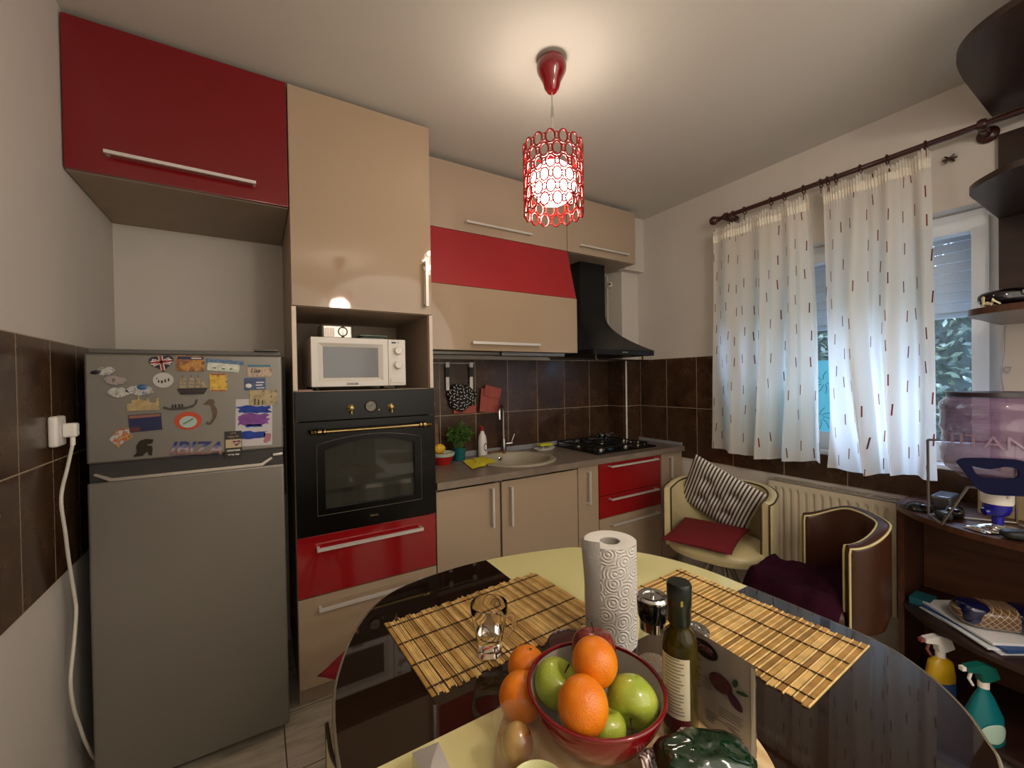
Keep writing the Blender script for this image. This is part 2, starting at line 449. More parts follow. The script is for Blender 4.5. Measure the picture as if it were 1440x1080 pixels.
ZC0 = ZC
def pendant(loc, label, power):
    x, y = loc
    ZC = ZC0
    p = thing('pendant_lamp', (x, y, ZC), label, 'pendant lamp', 'pendant lamps of red openwork')
    rm = M('lamp_red', '#6d0710', .12, Coat_Weight=.5)
    obj('ceiling_rose', MB().lathe([(0, ZC - .001), (.04, ZC - .001), (.053, ZC - .012), (.058, ZC - .03), (.056, ZC - .048), (.046, ZC - .068), (.034, ZC - .092), (.028, ZC - .115), (.018, ZC - .128), (0, ZC - .13)], (x, y, 0), 32), rm, p)
    cable = [(x, y, ZC - .128), (x, y, ZC - .19), (x, y, ZC - .24), (x + .006, y, ZC - .29), (x, y, ZC - .33), (x + .01, y, ZC - .35), (x, y, ZC - .37), (x, y, 2.2)]
    co_ = obj('cord', MB().tube(cable, .0025, 8), M('clear_cord', '#a89c8c', .4), p)
    obj('cord_grip', MB().tube([(x, y, ZC - .185), (x, y, ZC - .225)], .006, 10), steel_m, co_)
    z0, z1, R = 1.972, 2.238, .113
    # openwork shade: rows of linked rings on a cylinder
    sh_ = MB(); n = 15
    def onto(a, z, r=R): return (x + r * math.cos(a), y + r * math.sin(a), z)
    rows = 6; hstep = (z1 - z0) / rows
    for k in range(rows):
        zc = z0 + hstep * (k + .5)
        for i in range(n):
            a = 2 * PI * (i + (.5 if k % 2 else 0)) / n
            for (da, ra, rz) in ((0, .62, .53), ):
                m_ = 12; pts = [onto(a + math.cos(2 * PI * q / m_) * 2 * PI / n * .36, zc + math.sin(2 * PI * q / m_) * hstep * .53) for q in range(m_)]
                sh_.tube(pts, .0036, 6, closed=True)
            a2 = a + PI / n
            pts = [onto(a2 + math.cos(2 * PI * q / 10) * 2 * PI / n * .17, zc + math.sin(2 * PI * q / 10) * hstep * .3) for q in range(10)]
            sh_.tube(pts, .003, 6, closed=True)
    sm_, st_, sb_ = base('lamp_shade_red', .15)
    sb_.inputs['Base Color'].default_value = lin('#7d1210'); sb_.inputs['Transmission Weight'].default_value = .25
    sb_.inputs['Emission Color'].default_value = lin('#e8432a'); sb_.inputs['Emission Strength'].default_value = .06
    obj('lamp_shade', sh_, sm_, p, smooth=60)
    gm, gt, gb = base('lamp_globe', .3); gb.inputs['Emission Color'].default_value = (1, .89, .75, 1); gb.inputs['Emission Strength'].default_value = power
    obj('globe', MB().ball((x, y, 2.095), .084, 32, 20), gm, p)
    obj('lamp_holder', MB().lathe([(0, 2.21), (.02, 2.21), (.022, 2.178), (0, 2.178)], (x, y, 0), 20), rm, p)
    return p
pendant((.99, 1.285), 'red openwork pendant lamp with a glowing white globe over the near part of the worktop', 44)
pendant((.72, -.60), 'second red openwork pendant lamp behind the table, mirrored in the tall glossy door', 170)
for nm, lc, pw, rd_ in (('fill_hall', (1.3, -1.05, 1.7), 62, .9), ('fill_left', (.3, -.95, 1.6), 20, .75)):
    q = lamp(nm, lc, pw, (1, .93, .84), rd_); q.data.specular_factor = 0
# ------------------------------------------------------------------ kitchen cabinets
FY = 1.906      # plane of the tall and base fronts
def handle(a, b, out, posts=True, w=.011):
    """flat bar handle bent back to the door at both ends; a,b on the door face"""
    a, b, o = Vector(a), Vector(b), Vector(out)
    d = (b - a).normalized(); m = MB()
    m.bar(a + o - d * w / 2, b + o + d * w / 2, w, w * .9, up=o)
    m.bar(a, a + o, w * .8); m.bar(b, b + o, w * .8)
    return m
OUT = (0, -.03, 0)

# over-fridge cabinet
c = thing('wall_cabinet', (-.2, 2.18, 2.052), 'wide red wall cabinet high above the fridge, at the left wall', 'cabinet')
obj('carcass', MB().box(-.521, .122, FY + .02, YB - .001, 2.052, 2.553), taupe_m, c)
d = obj('door', MB().box(-.520, .1215, FY, FY + .018, 2.054, 2.553, .0015), M('red_dark_gloss', '#740d14', .2, Coat_Weight=.3, Coat_Roughness=.1), c)
obj('handle', handle((-.412, FY, 2.118), (.006, FY, 2.113), OUT), alu_m, d)

# tall oven housing
c = thing('oven_housing', (.425, 2.18, 0), 'tall beige oven housing with red drawer, between the fridge and the worktop', 'cabinet')
m = MB()
m.box(.125, .143, FY + .019, YB - .001, .072, 2.553); m.box(.707, .725, FY + .019, YB - .001, .072, 2.553)
m.box(.143, .707, FY + .02, YB - .001, 1.657, 2.553)
m.box(.143, .707, FY + .019, YB - .001, 1.287, 1.307); m.box(.143, .707, FY + .55, YB - .009, .08, 1.657)
m.box(.143, .707, FY + .02, FY + .5, .08, .705)
obj('carcass', m, beige_d, c)
bem = M('beige_edge', '#d8c6b0', .35)
for xa in (.125, .709): obj('niche_edge', MB().box(xa, xa + .016, FY, FY + .018, 1.309, 1.655), bem, c)
obj('plinth', MB().box(.127, .723, FY + .03, FY + .045, .0005, .072), taupe_m, c)
d = obj('door', MB().box(.1265, .7235, FY, FY + .018, 1.659, 2.553, .0015), beige_m, c)
obj('handle', handle((.690, FY, 1.900), (.690, FY, 1.70), OUT, w=.013), alu_m, d)
d = tag(obj('drawer', MB().box(.1265, .7235, FY, FY + .018, .452, .702, .0015), red_m, c), 'upper drawer with glossy red front')
obj('handle', handle((.205, FY, .650), (.645, FY, .650), OUT, w=.013), alu_m, d)
d = tag(obj('drawer', MB().box(.1265, .7235, FY, FY + .018, .074, .447, .0015), beige_m, c), 'lower drawer with beige front')
obj('handle', handle((.208, FY, .400), (.645, FY, .400), OUT, w=.013), alu_m, d)

# built-in oven
o_ = thing('built_in_oven', (.425, 1.9, .709), 'black rustic built-in oven with brass handle and arched window', 'oven')
obj('body', MB().box(.144, .706, FY + .022, FY + .5, .712, 1.284), black_m, o_)
obj('control_panel', MB().box(.128, .722, FY - .012, FY + .018, 1.182, 1.304, .002), black_e, o_)
# door plate with arched window hole
def arch(x0, x1, z0, z1, rise, n=14):
    p = [(x0, z0), (x1, z0)]
    for i in range(n + 1):
        t = i / n; x = x1 + (x0 - x1) * t; p.append((x, z1 + rise * (1 - (2 * t - 1) ** 2)))
    return p
dr = obj('oven_door', MB().prism([(.128, .711), (.722, .711), (.722, 1.178), (.128, 1.178)], lambda u, v, w: (u, FY - .016 + w * .03, v), holes=[arch(.236, .620, .812, 1.058, .036)]), black_e, o_)
gm_ = glass('oven_glass', '#8b8f80', .02); gm_.node_tree.nodes['Principled BSDF'].inputs['Transmission Weight'].default_value = .0
gb = gm_.node_tree.nodes['Principled BSDF']; gb.inputs['Alpha'].default_value = .35; gb.inputs['Base Color'].default_value = lin('#3a3b33')
obj('window_glass', MB().prism(arch(.234, .622, .810, 1.06, .036), lambda u, v, w: (u, FY - .008 + w * .004, v)), gm_, dr)
ln = MB(); A = arch(.205, .652, .787, 1.083, .030)
ln.tube([(x, FY - .0165, z) for x, z in A], .0016, 6, closed=True)
obj('engraved_line', ln, M('grey_line', '#5b5347', .4), dr)
h = MB(); zc = 1.139; yh = FY - .055
h.tube([(.235, yh, zc), (.635, yh, zc)], .0075, 14)
for s_, xa in ((-1, .24), (1, .63)):
    h.lathe([(.0075, 0), (.013, .003), (.013, .012), (.008, .016), (.013, .02), (.013, .034), (.008, .038), (.011, .046), (.008, .05), (.0125, .058), (0, .066)], (xa, yh, zc), 16, M4=Matrix.Rotation(s_ * PI / 2, 4, 'Y'))
    h.tube([(xa + s_ * .026, yh, zc), (xa + s_ * .026, FY - .014, zc)], .008, 12)
obj('handle', h, brass_m, dr)
obj('maker_name', place_text(text_mb('Hansa', .014), (.432, FY - .017, .752), (1, 0, 0), (0, 0, 1)), M('gold_print', '#8a744a', .4), dr)
# oven inside: rack and baking tray seen through the glass
enam = M('oven_liner', '#4c4a3e', .35)
obj('baking_tray', MB().box(.19, .66, FY + .03, FY + .014, .868, .872).box(.19, .66, FY + .0125, FY + .0145, .866, .885), steel_m, o_)
obj('liner', MB().box(.22, .64, FY + .0175, FY + .0215, .80, 1.10), enam, o_)
for x, z, lab in ((.343, 1.229, 'left'), (.515, 1.226, 'right')):
    k = MB().lathe([(.016, 0), (.017, .004), (.008, .008), (.006, .018), (.010, .022), (.010, .027), (0, .030)], (x, FY - .012, z), 24, M4=Matrix.Rotation(PI / 2, 4, 'X'))
    k.bar((x, FY - .034, z), (x, FY - .034, z - .024), .004)
    obj('knob', k, brass_m, o_)
ck = obj('clock', MB().lathe([(.026, 0), (.026, .006), (.023, .009), (.022, .005), (0, .005)], (.427, FY - .012, 1.234), 36, M4=Matrix.Rotation(PI / 2, 4, 'X')), M('clock_rim', '#6b6152', .3, 1), o_)
obj('dial', MB().lathe([(.0215, .0055), (0, .0056)], (.427, FY - .012, 1.234), 30, M4=Matrix.Rotation(PI / 2, 4, 'X'), caps=False), M('clock_dial', '#7e786a', .5), ck)
hm = MB().bar((.427, FY - .019, 1.234), (.436, FY - .019, 1.244), .0014); hm.bar((.427, FY - .019, 1.234), (.413, FY - .019, 1.236), .0014)
for q in range(12):
    a = q * PI / 6; hm.bar((.427 + .017 * math.cos(a), FY - .0185, 1.234 + .017 * math.sin(a)), (.427 + .0205 * math.cos(a), FY - .0185, 1.234 + .0205 * math.sin(a)), .0012)
obj('clock_hands', hm, black_m, ck)
obj('push_button', MB().lathe([(.005, 0), (.006, .006), (0, .009)], (.462, FY - .012, 1.215), 16, M4=Matrix.Rotation(PI / 2, 4, 'X')), brass_m, o_)

# base cabinets
def base_cab(x0, x1, label, fronts, group=None):
    c = thing('base_cabinet', ((x0 + x1) / 2, 2.18, 0), label, 'cabinet', 'base cabinets under the worktop')
    yb = YB - .012 if x1 < 2.4 else 2.288
    k = MB(); a, b_ = x0 + .001, x1 - .001
    k.box(a, a + .016, FY + .02, yb, .075, .813); k.box(b_ - .016, b_, FY + .02, yb, .075, .813); k.box(a + .016, b_ - .016, FY + .02, yb, .075, .091); k.box(a + .016, b_ - .016, yb - .008, yb, .091, .813)
    obj('carcass', k, taupe_m, c)
    obj('plinth', MB().box(x0 + .001, x1 - .001, FY + .045, FY + .06, .0005, .0745), taupe_m, c)
    for (nm, z0, z1, mt, ha, hb, lab) in fronts:
        d = obj(nm, MB().box(x0 + .0025, x1 - .0025, FY, FY + .018, z0, z1, .0015), mt, c)
        if lab: d['label'] = lab
        obj('handle', handle((ha[0], FY, ha[1]), (hb[0], FY, hb[1]), OUT), alu_m, d)
    return c
low_m = M('beige_low_gloss', '#a8937c', .16, var=.015, vscale=300, Coat_Weight=.25, Coat_Roughness=.05)
base_cab(.727, 1.084, 'beige base cabinet beside the oven, handle on its right edge', [('door', .078, .800, low_m, (1.028, .776), (1.028, .585), None)])
base_cab(1.092, 1.617, 'wide beige base cabinet door under the sink, handle on its left edge', [('door', .078, .800, low_m, (1.142, .768), (1.142, .57), None)])
base_cab(1.619, 1.785, 'narrow beige base cabinet between the sink door and the red drawers', [('door', .078, .812, low_m, (1.690, .778), (1.690, .59), None)])
base_cab(1.787, 2.363, 'drawer cabinet with two red drawers over a beige one', [
    ('drawer', .610, .812, red_m, (1.872, .790), (2.300, .790), 'top red drawer'),
    ('drawer', .470, .606, red_m, (1.872, .605 - .02), (2.300, .605 - .02), 'middle red drawer'),
    ('drawer', .078, .466, low_m, (1.878, .424), (2.306, .424), 'bottom beige drawer')])
base_cab(2.365, 2.592, 'narrow beige base cabinet at the right end, by the window wall', [('door', .078, .812, low_m, (2.445, .784), (2.445, .62), None)])

# worktop with a round cut-out for the sink
wt_m, t, b = base('worktop_laminate', .33)
cc = t.new('ShaderNodeTexCoord').outputs['Object']
t.link(t.ramp(t.noise(t.mapping(cc, (1.2, 5, 1)), 6, 8, .65), [(.3, '#6a5d52'), (.5, '#7d6f62'), (.7, '#8c7d6e')]), b.inputs['Base Color'])
SCX, SCY, SR = 1.35, 2.165, .222
circ = lambda r, n=48: [(SCX + r * math.cos(2 * PI * k / n), SCY + r * math.sin(2 * PI * k / n)) for k in range(n)]
wtop = thing('worktop', (1.66, 2.17, .815), 'long brown-grey laminate worktop from the oven to the window wall', 'worktop')
poly = [(.728, 1.884), (2.598, 1.884), (2.598, 2.2895), (2.4095, 2.2895), (2.4095, 2.4515), (.728, 2.4515)]
obj('slab', MB().prism(poly, lambda u, v, w: (u, v, .815 + w * .035), holes=[circ(SR)]), wt_m, wtop)
obj('upstand', MB().box(.728, 2.4095, 2.435, 2.4515, .8505, .885, .003).box(2.576, 2.5915, 1.90, 2.2895, .8505, .872, .003), M('upstand_grey', '#8b8c90', .35), wtop)

# sink
gran = M('sink_granite', '#a39883', .45, var=.12, vscale=220)
sk = thing('sink', (SCX, SCY, .851), 'round beige granite sink set into the worktop under the tall tap', 'sink')
obj('basin', MB().lathe([(.243, .8505), (.245, .856), (.238, .862), (.212, .861), (.203, .852), (.198, .80), (.185, .70), (.16, .672), (.03, .665), (0, .665), (0, .66), (.165, .665), (.19, .69), (.206, .80), (.212, .8508), (.243, .8505)], (SCX, SCY, 0), 56, caps=False), gran, sk)
ofl = Matrix.Rotation(PI / 2, 4, 'X') 
obj('overflow', MB().lathe([(.014, 0), (.014, .004), (.009, .006), (.008, .002), (0, .002)], (SCX, SCY + .199, .825), 20, M4=ofl), steel_m, sk)
obj('drain', MB().lathe([(.035, .6655), (.035, .668), (.02, .6665), (0, .6665)], (SCX, SCY, 0), 24, caps=False), steel_m, sk)
# tap
tp = thing('kitchen_tap', (1.405, 2.412, .851), 'tall steel swan-neck tap behind the sink', 'tap')
tx, ty = 1.405, 2.41
obj('body', MB().lathe([(.020, .8508), (.020, .862), (.017, .864), (.017, .945), (.014, .95), (0, .95)], (tx, ty, 0), 24), M('tap_grey', '#8b8680', .28, 1), tp)
pts = [(tx, ty, .948), (tx, ty, 1.13)] + [(tx - .035 * (1 - math.cos(a)), ty - .035 * (1 - math.cos(a)), 1.13 + .042 * math.sin(a)) for a in [PI * k / 10 for k in range(1, 11)]] + [(tx - .07, ty - .07, 1.085)]
obj('spout', MB().tube(pts, [.0118] * (len(pts) - 1) + [.0128], 14), steel_m, tp)
obj('lever', MB().tube([(tx + .015, ty - .005, .912), (tx + .055, ty - .02, .915)], .012, 12).tube([(tx + .05, ty - .018, .92), (tx + .075, ty - .02, .975)], .003, 8), M('tap_lever', '#9a958e', .25, 1), tp)

# wall cabinets
UY = 2.125
def lift(x0, x1, z0, z1, hx0, hx1, hz, label):
    c = thing('wall_cabinet', ((x0 + x1) / 2, 2.29, z0), label, 'cabinet', 'beige wall cabinets under the ceiling')
    obj('carcass', MB().box(x0 + .001, x1 - .001, UY + .019, YB - .001 if x1 < 2 else 2.234 if False else YB - .001, z0, z1), taupe_m, c)
    d = obj('door', MB().box(x0 + .002, x1 - .002, UY, UY + .018, z0 + .001, z1, .0015), M('beige_wall_front', '#ad9883', .22), c)
    obj('handle', handle((hx0, UY, hz), (hx1, UY, hz), (0, -.028, 0)), alu_m, d)
lift(.727, 1.742, 2.175, 2.545, 1.012, 1.442, 2.225, 'long beige wall cabinet above the red lift door, left of the lamp')
lift(1.744, 2.385, 2.175, 2.545, 1.838, 2.283, 2.222, 'short beige wall cabinet above the cooker hood')
# cabinet with slanting red upper and straight beige lower front
c = thing('wall_cabinet', (1.23, 2.2, 1.505), 'big wall cabinet with slanting red upper front and beige lift door', 'cabinet')
LY = 2.042
side = [(LY + .02, 1.507), (YB - .0085, 1.507), (YB - .0085, 2.172), (UY + .02, 2.172), (LY + .022, 1.852)]
obj('carcass', MB().prism(side, lambda u, v, w: (.728 + w * 1.012, u, v)), taupe_m, c)
fr = [(LY, 1.8515), (LY + .018, 1.8515), (UY + .018, 2.1725), (UY, 2.1725)]
obj('slanting_front', MB().prism(fr, lambda u, v, w: (.728 + w * 1.014, u, v)), redsat_m, c)
d = obj('door', MB().box(.728, 1.747, LY, LY + .018, 1.505, 1.8495, .0015), beige_m, c)
obj('handle', handle((1.0, LY, 1.545), (1.43, LY, 1.545), (0, -.028, 0), w=.014), alu_m, d)
ul = thing('under_cabinet_light', (1.1, 2.25, 1.48), 'slim grey strip light fixed under the big wall cabinet', 'light')
obj('housing', MB().box(.74, 1.22, 2.12, 2.20, 1.487, 1.505, .003), M('strip_grey', '#7a7772', .35, .6), ul)
obj('diffuser', MB().box(1.225, 1.69, 2.10, 2.20, 1.484, 1.5055, .003), M('strip_light_grey', '#8f8f90', .3, .6), ul)

# cooker hood
hd = thing('cooker_hood', (2.1, 2.2, 1.5), 'black chimney cooker hood above the gas hob', 'cooker hood')
HX0, HX1, HY = 1.822, 2.392, 1.975
hood_m = M('hood_black', '#131415', .42, Specular_IOR_Level=.3)
cx0, cx1, cy = 1.965, 2.205, 2.26
def hsec(t):  # t 0 bottom..1 chimney ; concave pyramid flank
    k = 1 - (1 - t) ** 1.9
    return (HX0 + (cx0 - HX0) * k, HX1 + (cx1 - HX1) * k, HY + (cy - HY) * k, 1.53 + t * .27)
mh = MB(); n = 10; rings = []
for i in range(n + 1):
    a0, a1, y, z = hsec(i / n)
    yb = YB - .009
    rings.append([mh.bm.verts.new(p) for p in ((a0, y, z), (a1, y, z), (a1, min(yb, 2.29) if a1 > 2.40 else yb, z), (a0, yb, z))])
for A, B in zip(rings, rings[1:]):
    for k in range(4): mh._f([A[k], A[(k + 1) % 4], B[(k + 1) % 4], B[k]])
mh._f(rings[0][::-1]); mh._f(rings[-1])
obj('canopy', mh, hood_m, hd, smooth=20)
obj('rim', MB().box(HX0, HX1, HY, YB - .009, 1.495, 1.53, .002), hood_m, hd)
obj('chimney', MB().box(cx0, cx1, cy, YB - .009, 1.8, 2.174), hood_m, hd)
sw = MB()
for k in range(3): sw.box(2.08 + k * .018, 2.09 + k * .018, HY - .003, HY, 1.508, 1.517)
obj('switches', sw, M('switch_grey', '#8a8a88', .4), hd)
hr = MB().tube([(1.50, 2.0, 1.462), (2.36, 2.0, 1.462)], .005, 10)
obj('hanging_rail', hr, M('rail_dark', '#2a211c', .3, .6), hd)
hk = MB()
for x in (1.86, 2.30): hk.bar((x, 2.0, 1.468), (x, 2.0, 1.4948), .008)
hk.bar((1.86, 1.995, 1.465), (1.88, 1.995, 1.458), .006)
obj('rail_bracket', hk, brass_m, hd)

# gas hob
hb = thing('gas_hob', (2.12, 2.19, .851), 'black four-burner gas hob with cast grids', 'hob')
gx0, gx1, gy0, gy1 = 1.845, 2.405, 1.975, 2.43
obj('hob_plate', MB().box(gx0, gx1, gy0, gy1, .8505, .862, .004), M('hob_enamel', '#0b0b0d', .12), hb)
gr = MB()
for (a, b_) in ((gx0 + .02, (gx0 + gx1) / 2 - .045), ((gx0 + gx1) / 2 - .035, gx1 - .085)):
    for yy in (gy0 + .02, (gy0 + gy1) / 2, gy1 - .02): gr.bar((a, yy, .888), (b_, yy, .888), .009)
    for xx in (a, b_): gr.bar((xx, gy0 + .02, .888), (xx, gy1 - .02, .888), .009)
    for yy in (gy0 + .125, gy1 - .125):
        gr.bar((a, yy, .889), (a + .07, yy, .889), .008); gr.bar((b_ - .07, yy, .889), (b_, yy, .889), .008)
        xm = (a + b_) / 2; gr.bar((xm, yy - .10, .889), (xm, yy - .04, .889), .008); gr.bar((xm, yy + .04, .889), (xm, yy + .10, .889), .008)
    for xx in (a, b_):
        for yy in (gy0 + .02, gy1 - .02): gr.bar((xx, yy, .862), (xx, yy, .888), .009)
obj('pan_support', gr, M('cast_black', '#0d0d0d', .45), hb)
for i, (xx, yy, rr) in enumerate(((1.96, 2.08, .04), (1.96, 2.30, .03), (2.20, 2.08, .028), (2.20, 2.31, .036))):
    bo = obj('burner', MB().lathe([(rr, .862), (rr, .872), (rr * .9, .876), (0, .876)], (xx, yy, 0), 24), M('burner_alu', '#a9a49b', .3, 1), hb)
    obj('burner_cap', MB().lathe([(rr * .8, .8762), (rr * .8, .881), (0, .883)], (xx, yy, 0), 24), black_m, bo)
for k in range(4):
    obj('knob', MB().lathe([(.016, .862), (.015, .882), (.011, .888), (0, .888)], (2.365, 2.04 + k * .07, 0), 18), M('knob_silver', '#b5ab98', .25, 1), hb)
pt = thing('small_pot', (2.205, 2.315, .894), 'tiny steel pot standing on the rear right burner', 'pot')
obj('body', MB().lathe([(0, .8945), (.03, .8945), (.034, .899), (.034, .925), (.032, .925), (.032, .899), (0, .897)], (2.205, 2.315, 0), 24), steel_m, pt)
obj('handle', MB().bar((2.239, 2.315, .918), (2.31, 2.30, .925), .007), steel_m, pt)

# ------------------------------------------------------------------ fridge
fr_m = M('fridge_silver', '#7d7971', .40, .5, var=.04, vscale=3)
fr_m2 = M('fridge_side', '#3a3733', .5)
FRY = 1.80
fg = thing('fridge', (-.19, 2.1, 0), 'silver-grey two-door fridge freezer covered with holiday magnets', 'fridge')
fx0, fx1 = -.459, .082
obj('body', MB().box(fx0 + .003, fx1 - .003, FRY + .06, 2.42, .045, 1.445, .004), fr_m2, fg)
obj('top_cover', MB().box(fx0 + .002, fx1 - .002, FRY + .03, 2.40, 1.4455, 1.462, .005).box(fx1 - .09, fx1 - .01, FRY + .01, FRY + .05, 1.4625, 1.47, .003), M('fridge_top', '#5d5a55', .5), fg)
tag(obj('door', MB().box(fx0, fx1, FRY, FRY + .055, 1.096, 1.444, .007, 3), fr_m, fg), 'upper freezer door')
ld = tag(obj('door', MB().box(fx0, fx1, FRY, FRY + .055, .042, 1.036, .007, 3), fr_m, fg), 'tall lower fridge door')
obj('handle_recess', MB().box(fx0 + .002, fx1 - .002, FRY + .02, FRY + .055, 1.037, 1.095), M('recess_grey', '#2e2c2a', .4), fg)
gp = MB().prism([(-.445, 1.060), (-.405, 1.036), (.012, 1.036), (.045, 1.060), (.04, 1.066), (.008, 1.046), (-.40, 1.046), (-.44, 1.066)], lambda u, v, w: (u, FRY + .002 + w * .016, v))
obj('grip', gp, M('grip_bright', '#c9c4bb', .25, .9), ld)
obj('hinge_cap', MB().box(.045, .078, FRY + .004, FRY + .03, 1.068, 1.078, .002), M('hinge_metal', '#b5b0a8', .3, 1), fg)
for x in (-.42, .045): obj('foot', MB().lathe([(.02, .0005), (.02, .03), (.012, .0445), (0, .0445)], (x, FRY + .09, 0), 16), black_m, fg)
for x in (-.42, .045): obj('foot', MB().lathe([(.02, .0005), (.02, .03), (.012, .0445), (0, .0445)], (x, 2.34, 0), 16), black_m, fg)
# ------------------------------------------------------------------ objects on the worktop
Z = .8505
GW = 'things on the worktop'
bw = thing('plastic_bowl', (.925, 2.30, Z), 'red plastic bowl with pale green rim against the oven housing on the worktop', 'bowl')
obj('body', MB().lathe([(0, Z), (.04, Z), (.062, Z + .045), (.066, Z + .05), (.062, Z + .052), (.036, Z + .008), (0, Z + .008)], (.925, 2.30, 0), 28), M('red_plastic', '#b3201c', .35), bw)
obj('rim', MB().lathe([(.066, Z + .0505), (.072, Z + .068), (.069, Z + .07), (.0625, Z + .0525)], (.925, 2.30, 0), 28, caps=False), M('pale_green', '#b9c9b4', .4), bw)
lm = obj('lemon', MB().ball((.905, 2.30, Z + .092), (.034, .026, .03), 20, 12, lambda d: 1 + .12 * abs(d.x) ** 6), M('lemon', '#e0b62a', .45, bump=.3, bscale=90))
tag(lm, 'yellow lemon lying in the red plastic bowl beside the oven housing', 'lemon')
# potted herb
pp = thing('potted_herb', (1.05, 2.345, Z), 'bushy green herb plant in a teal pot on the worktop', 'plant')
px_, py_ = 1.05, 2.345
obj('pot', MB().lathe([(0, Z), (.032, Z), (.043, Z + .075), (.045, Z + .08), (.040, Z + .08), (.036, Z + .06), (0, Z + .06)], (px_, py_, 0), 28), M('teal_glaze', '#0e5f66', .15), pp)
st = MB(); lf = MB()
for i in range(46):
    a = random.random() * 2 * PI; r = random.random() ** .6 * .1; h = random.uniform(.1, .20) * (1 - .35 * r / .1)
    top = Vector((px_ + .015 + r * math.cos(a), py_ + r * .7 * math.sin(a), Z + .06 + h))
    st.tube([(px_ + .02 * math.cos(a), py_ + .02 * math.sin(a), Z + .058), (px_ + r * .5 * math.cos(a), py_ + r * .35 * math.sin(a), Z + .06 + h * .6), top], .0012, 4)
    for k in range(15):
        b_ = Vector((px_ + r * .5 * math.cos(a), py_ + r * .35 * math.sin(a), Z + .06 + h * .5)).lerp(top, random.random() ** .6)
        d = Vector((random.gauss(0, 1), random.gauss(0, 1), random.gauss(0, .6))).normalized(); L = random.uniform(.014, .026)
        s_ = d.cross(Vector((random.gauss(0, 1), random.gauss(0, 1), 1))).normalized() * L * .3
        v = [lf.bm.verts.new(q) for q in (b_, b_ + d * L * .5 + s_, b_ + d * L, b_ + d * L * .5 - s_)]; 
        if max(q.co.y for q in v) < 2.43: lf._f(v)
obj('stems', st, M('stem_green', '#4d6b2a', .6), pp)
tag(obj('leaves', lf, M('herb_green', '#3f6b22', .5, var=.5, vscale=60), pp, smooth=0), kind='stuff')
# bottle of cleaner
cb = thing('cleaner_bottle', (1.232, 2.385, Z), 'white squeeze bottle with a red cap beside the plant on the worktop', 'bottle')
obj('body', MB().lathe([(0, Z), (.026, Z), (.029, Z + .006), (.029, Z + .09), (.024, Z + .13), (.012, Z + .157), (.011, Z + .165), (0, Z + .165)], (1.232, 2.385, 0), 28), M('bottle_white', '#e4e0dc', .35), cb)
obj('cap', MB().lathe([(.0125, Z + .1655), (.0125, Z + .178), (.006, Z + .182), (.005, Z + .192), (0, Z + .192)], (1.232, 2.385, 0), 20).bar((1.232, 2.385, Z + .188), (1.212, 2.375, Z + .196), .007), M('cap_red', '#a3181c', .4), cb)
def onside(cx, cy, R, a0, da, z0, dz, n=8): 
    return lambda u, v: (cx + (R) * math.sin(a0 + (u - .5) * da), cy - R * math.cos(a0 + (u - .5) * da), z0 + (v - .5) * dz)
lb_ = MB(); f = onside(1.232, 2.385, .0298, .35, 1.1, Z + .062, .055)
lb_.grid(10, 12, lambda u, v: f(.5 + (u - .5) * math.sqrt(max(.02, 1 - (2 * v - 1) ** 2)), v))
lo = obj('label_print', lb_, M('label_maroon', '#6d3a34', .5), cb)
f2 = onside(1.232, 2.385, .0302, .35, .75, Z + .062, .038)
obj('label_centre', MB().grid(10, 12, lambda u, v: f2(.5 + (u - .5) * math.sqrt(max(.02, 1 - (2 * v - 1) ** 2)), v)), white_m, lo)
# yellow cloth lying over the sink edge
def cloth_pt(u, v):
    a = Vector((1.0, 2.06)); b_ = Vector((1.05, 2.30)); c_ = Vector((1.20, 2.31)); d_ = Vector((1.19, 2.12))
    p = a.lerp(d_, u).lerp(b_.lerp(c_, u), v)
    x = p.x; q = math.hypot(x - SCX, p.y - SCY)
    z = .8635 if q < .262 else .8535
    z += .004 * math.sin(u * 6) * math.sin(v * 4 + 1) ** 2 + .002
    return (p.x, p.y, z)
yc = MB(); yc.grid(18, 14, lambda u, v: cloth_pt(u, v)); yc.grid(18, 14, lambda u, v: tuple(Vector(cloth_pt(u, v)) - Vector((0, 0, .002))))
tag(obj('dish_cloth', yc, M('cloth_yellow', '#e0cf2c', .85, bump=.4, bscale=300, bdist=.001)), 'bright yellow cleaning cloth lying over the left edge of the sink', 'cloth')
# soap dish with scourer and sponge
sd = thing('soap_dish', (1.72, 2.36, Z), 'white oval soap dish holding the scourer and sponge', 'dish')
oval = Matrix.Diagonal((1.5, .8, 1, 1))
obj('dish', MB().lathe([(0, Z), (.045, Z), (.058, Z + .014), (.055, Z + .015), (.042, Z + .006), (0, Z + .006)], (1.70, 2.35, 0), 32, M4=oval), white_m, sd)
sc_ = MB()
for i in range(60):
    a = i * 2.4; r = .006 + .020 * ((i * 7 % 60) / 60)
    x, y = 1.70 + (-.018 if i % 2 else .018) + r * math.cos(a), 2.35 + r * math.sin(a) * .8
    sc_.tube([(x, y, Z + .011), (x + .006 * math.cos(a * 3), y + .004, Z + .02), (x, y + .006 * math.sin(a), Z + .027)], .0012, 4)
tag(obj('steel_scourer', sc_, steel_m), 'curly steel scourer on the white soap dish under the yellow sponge', 'scourer')
tag(obj('sponge', MB().box(1.648, 1.752, 2.322, 2.378, Z + .029, Z + .045, .005), M('sponge_yellow', '#c6c12e', .9, bump=.8, bscale=120)), 'yellow-green sponge lying on top of the steel scourer', 'sponge')
tag(obj('wooden_brush', MB().tube([(1.30, 2.425, Z + .012), (1.37, 2.42, Z + .016), (1.385, 2.365, Z + .012)], [.007, .008, .011], 12), M('wood_handle', '#7a5230', .5)), 'short wooden brush handle lying behind the sink beside the tap', 'brush')
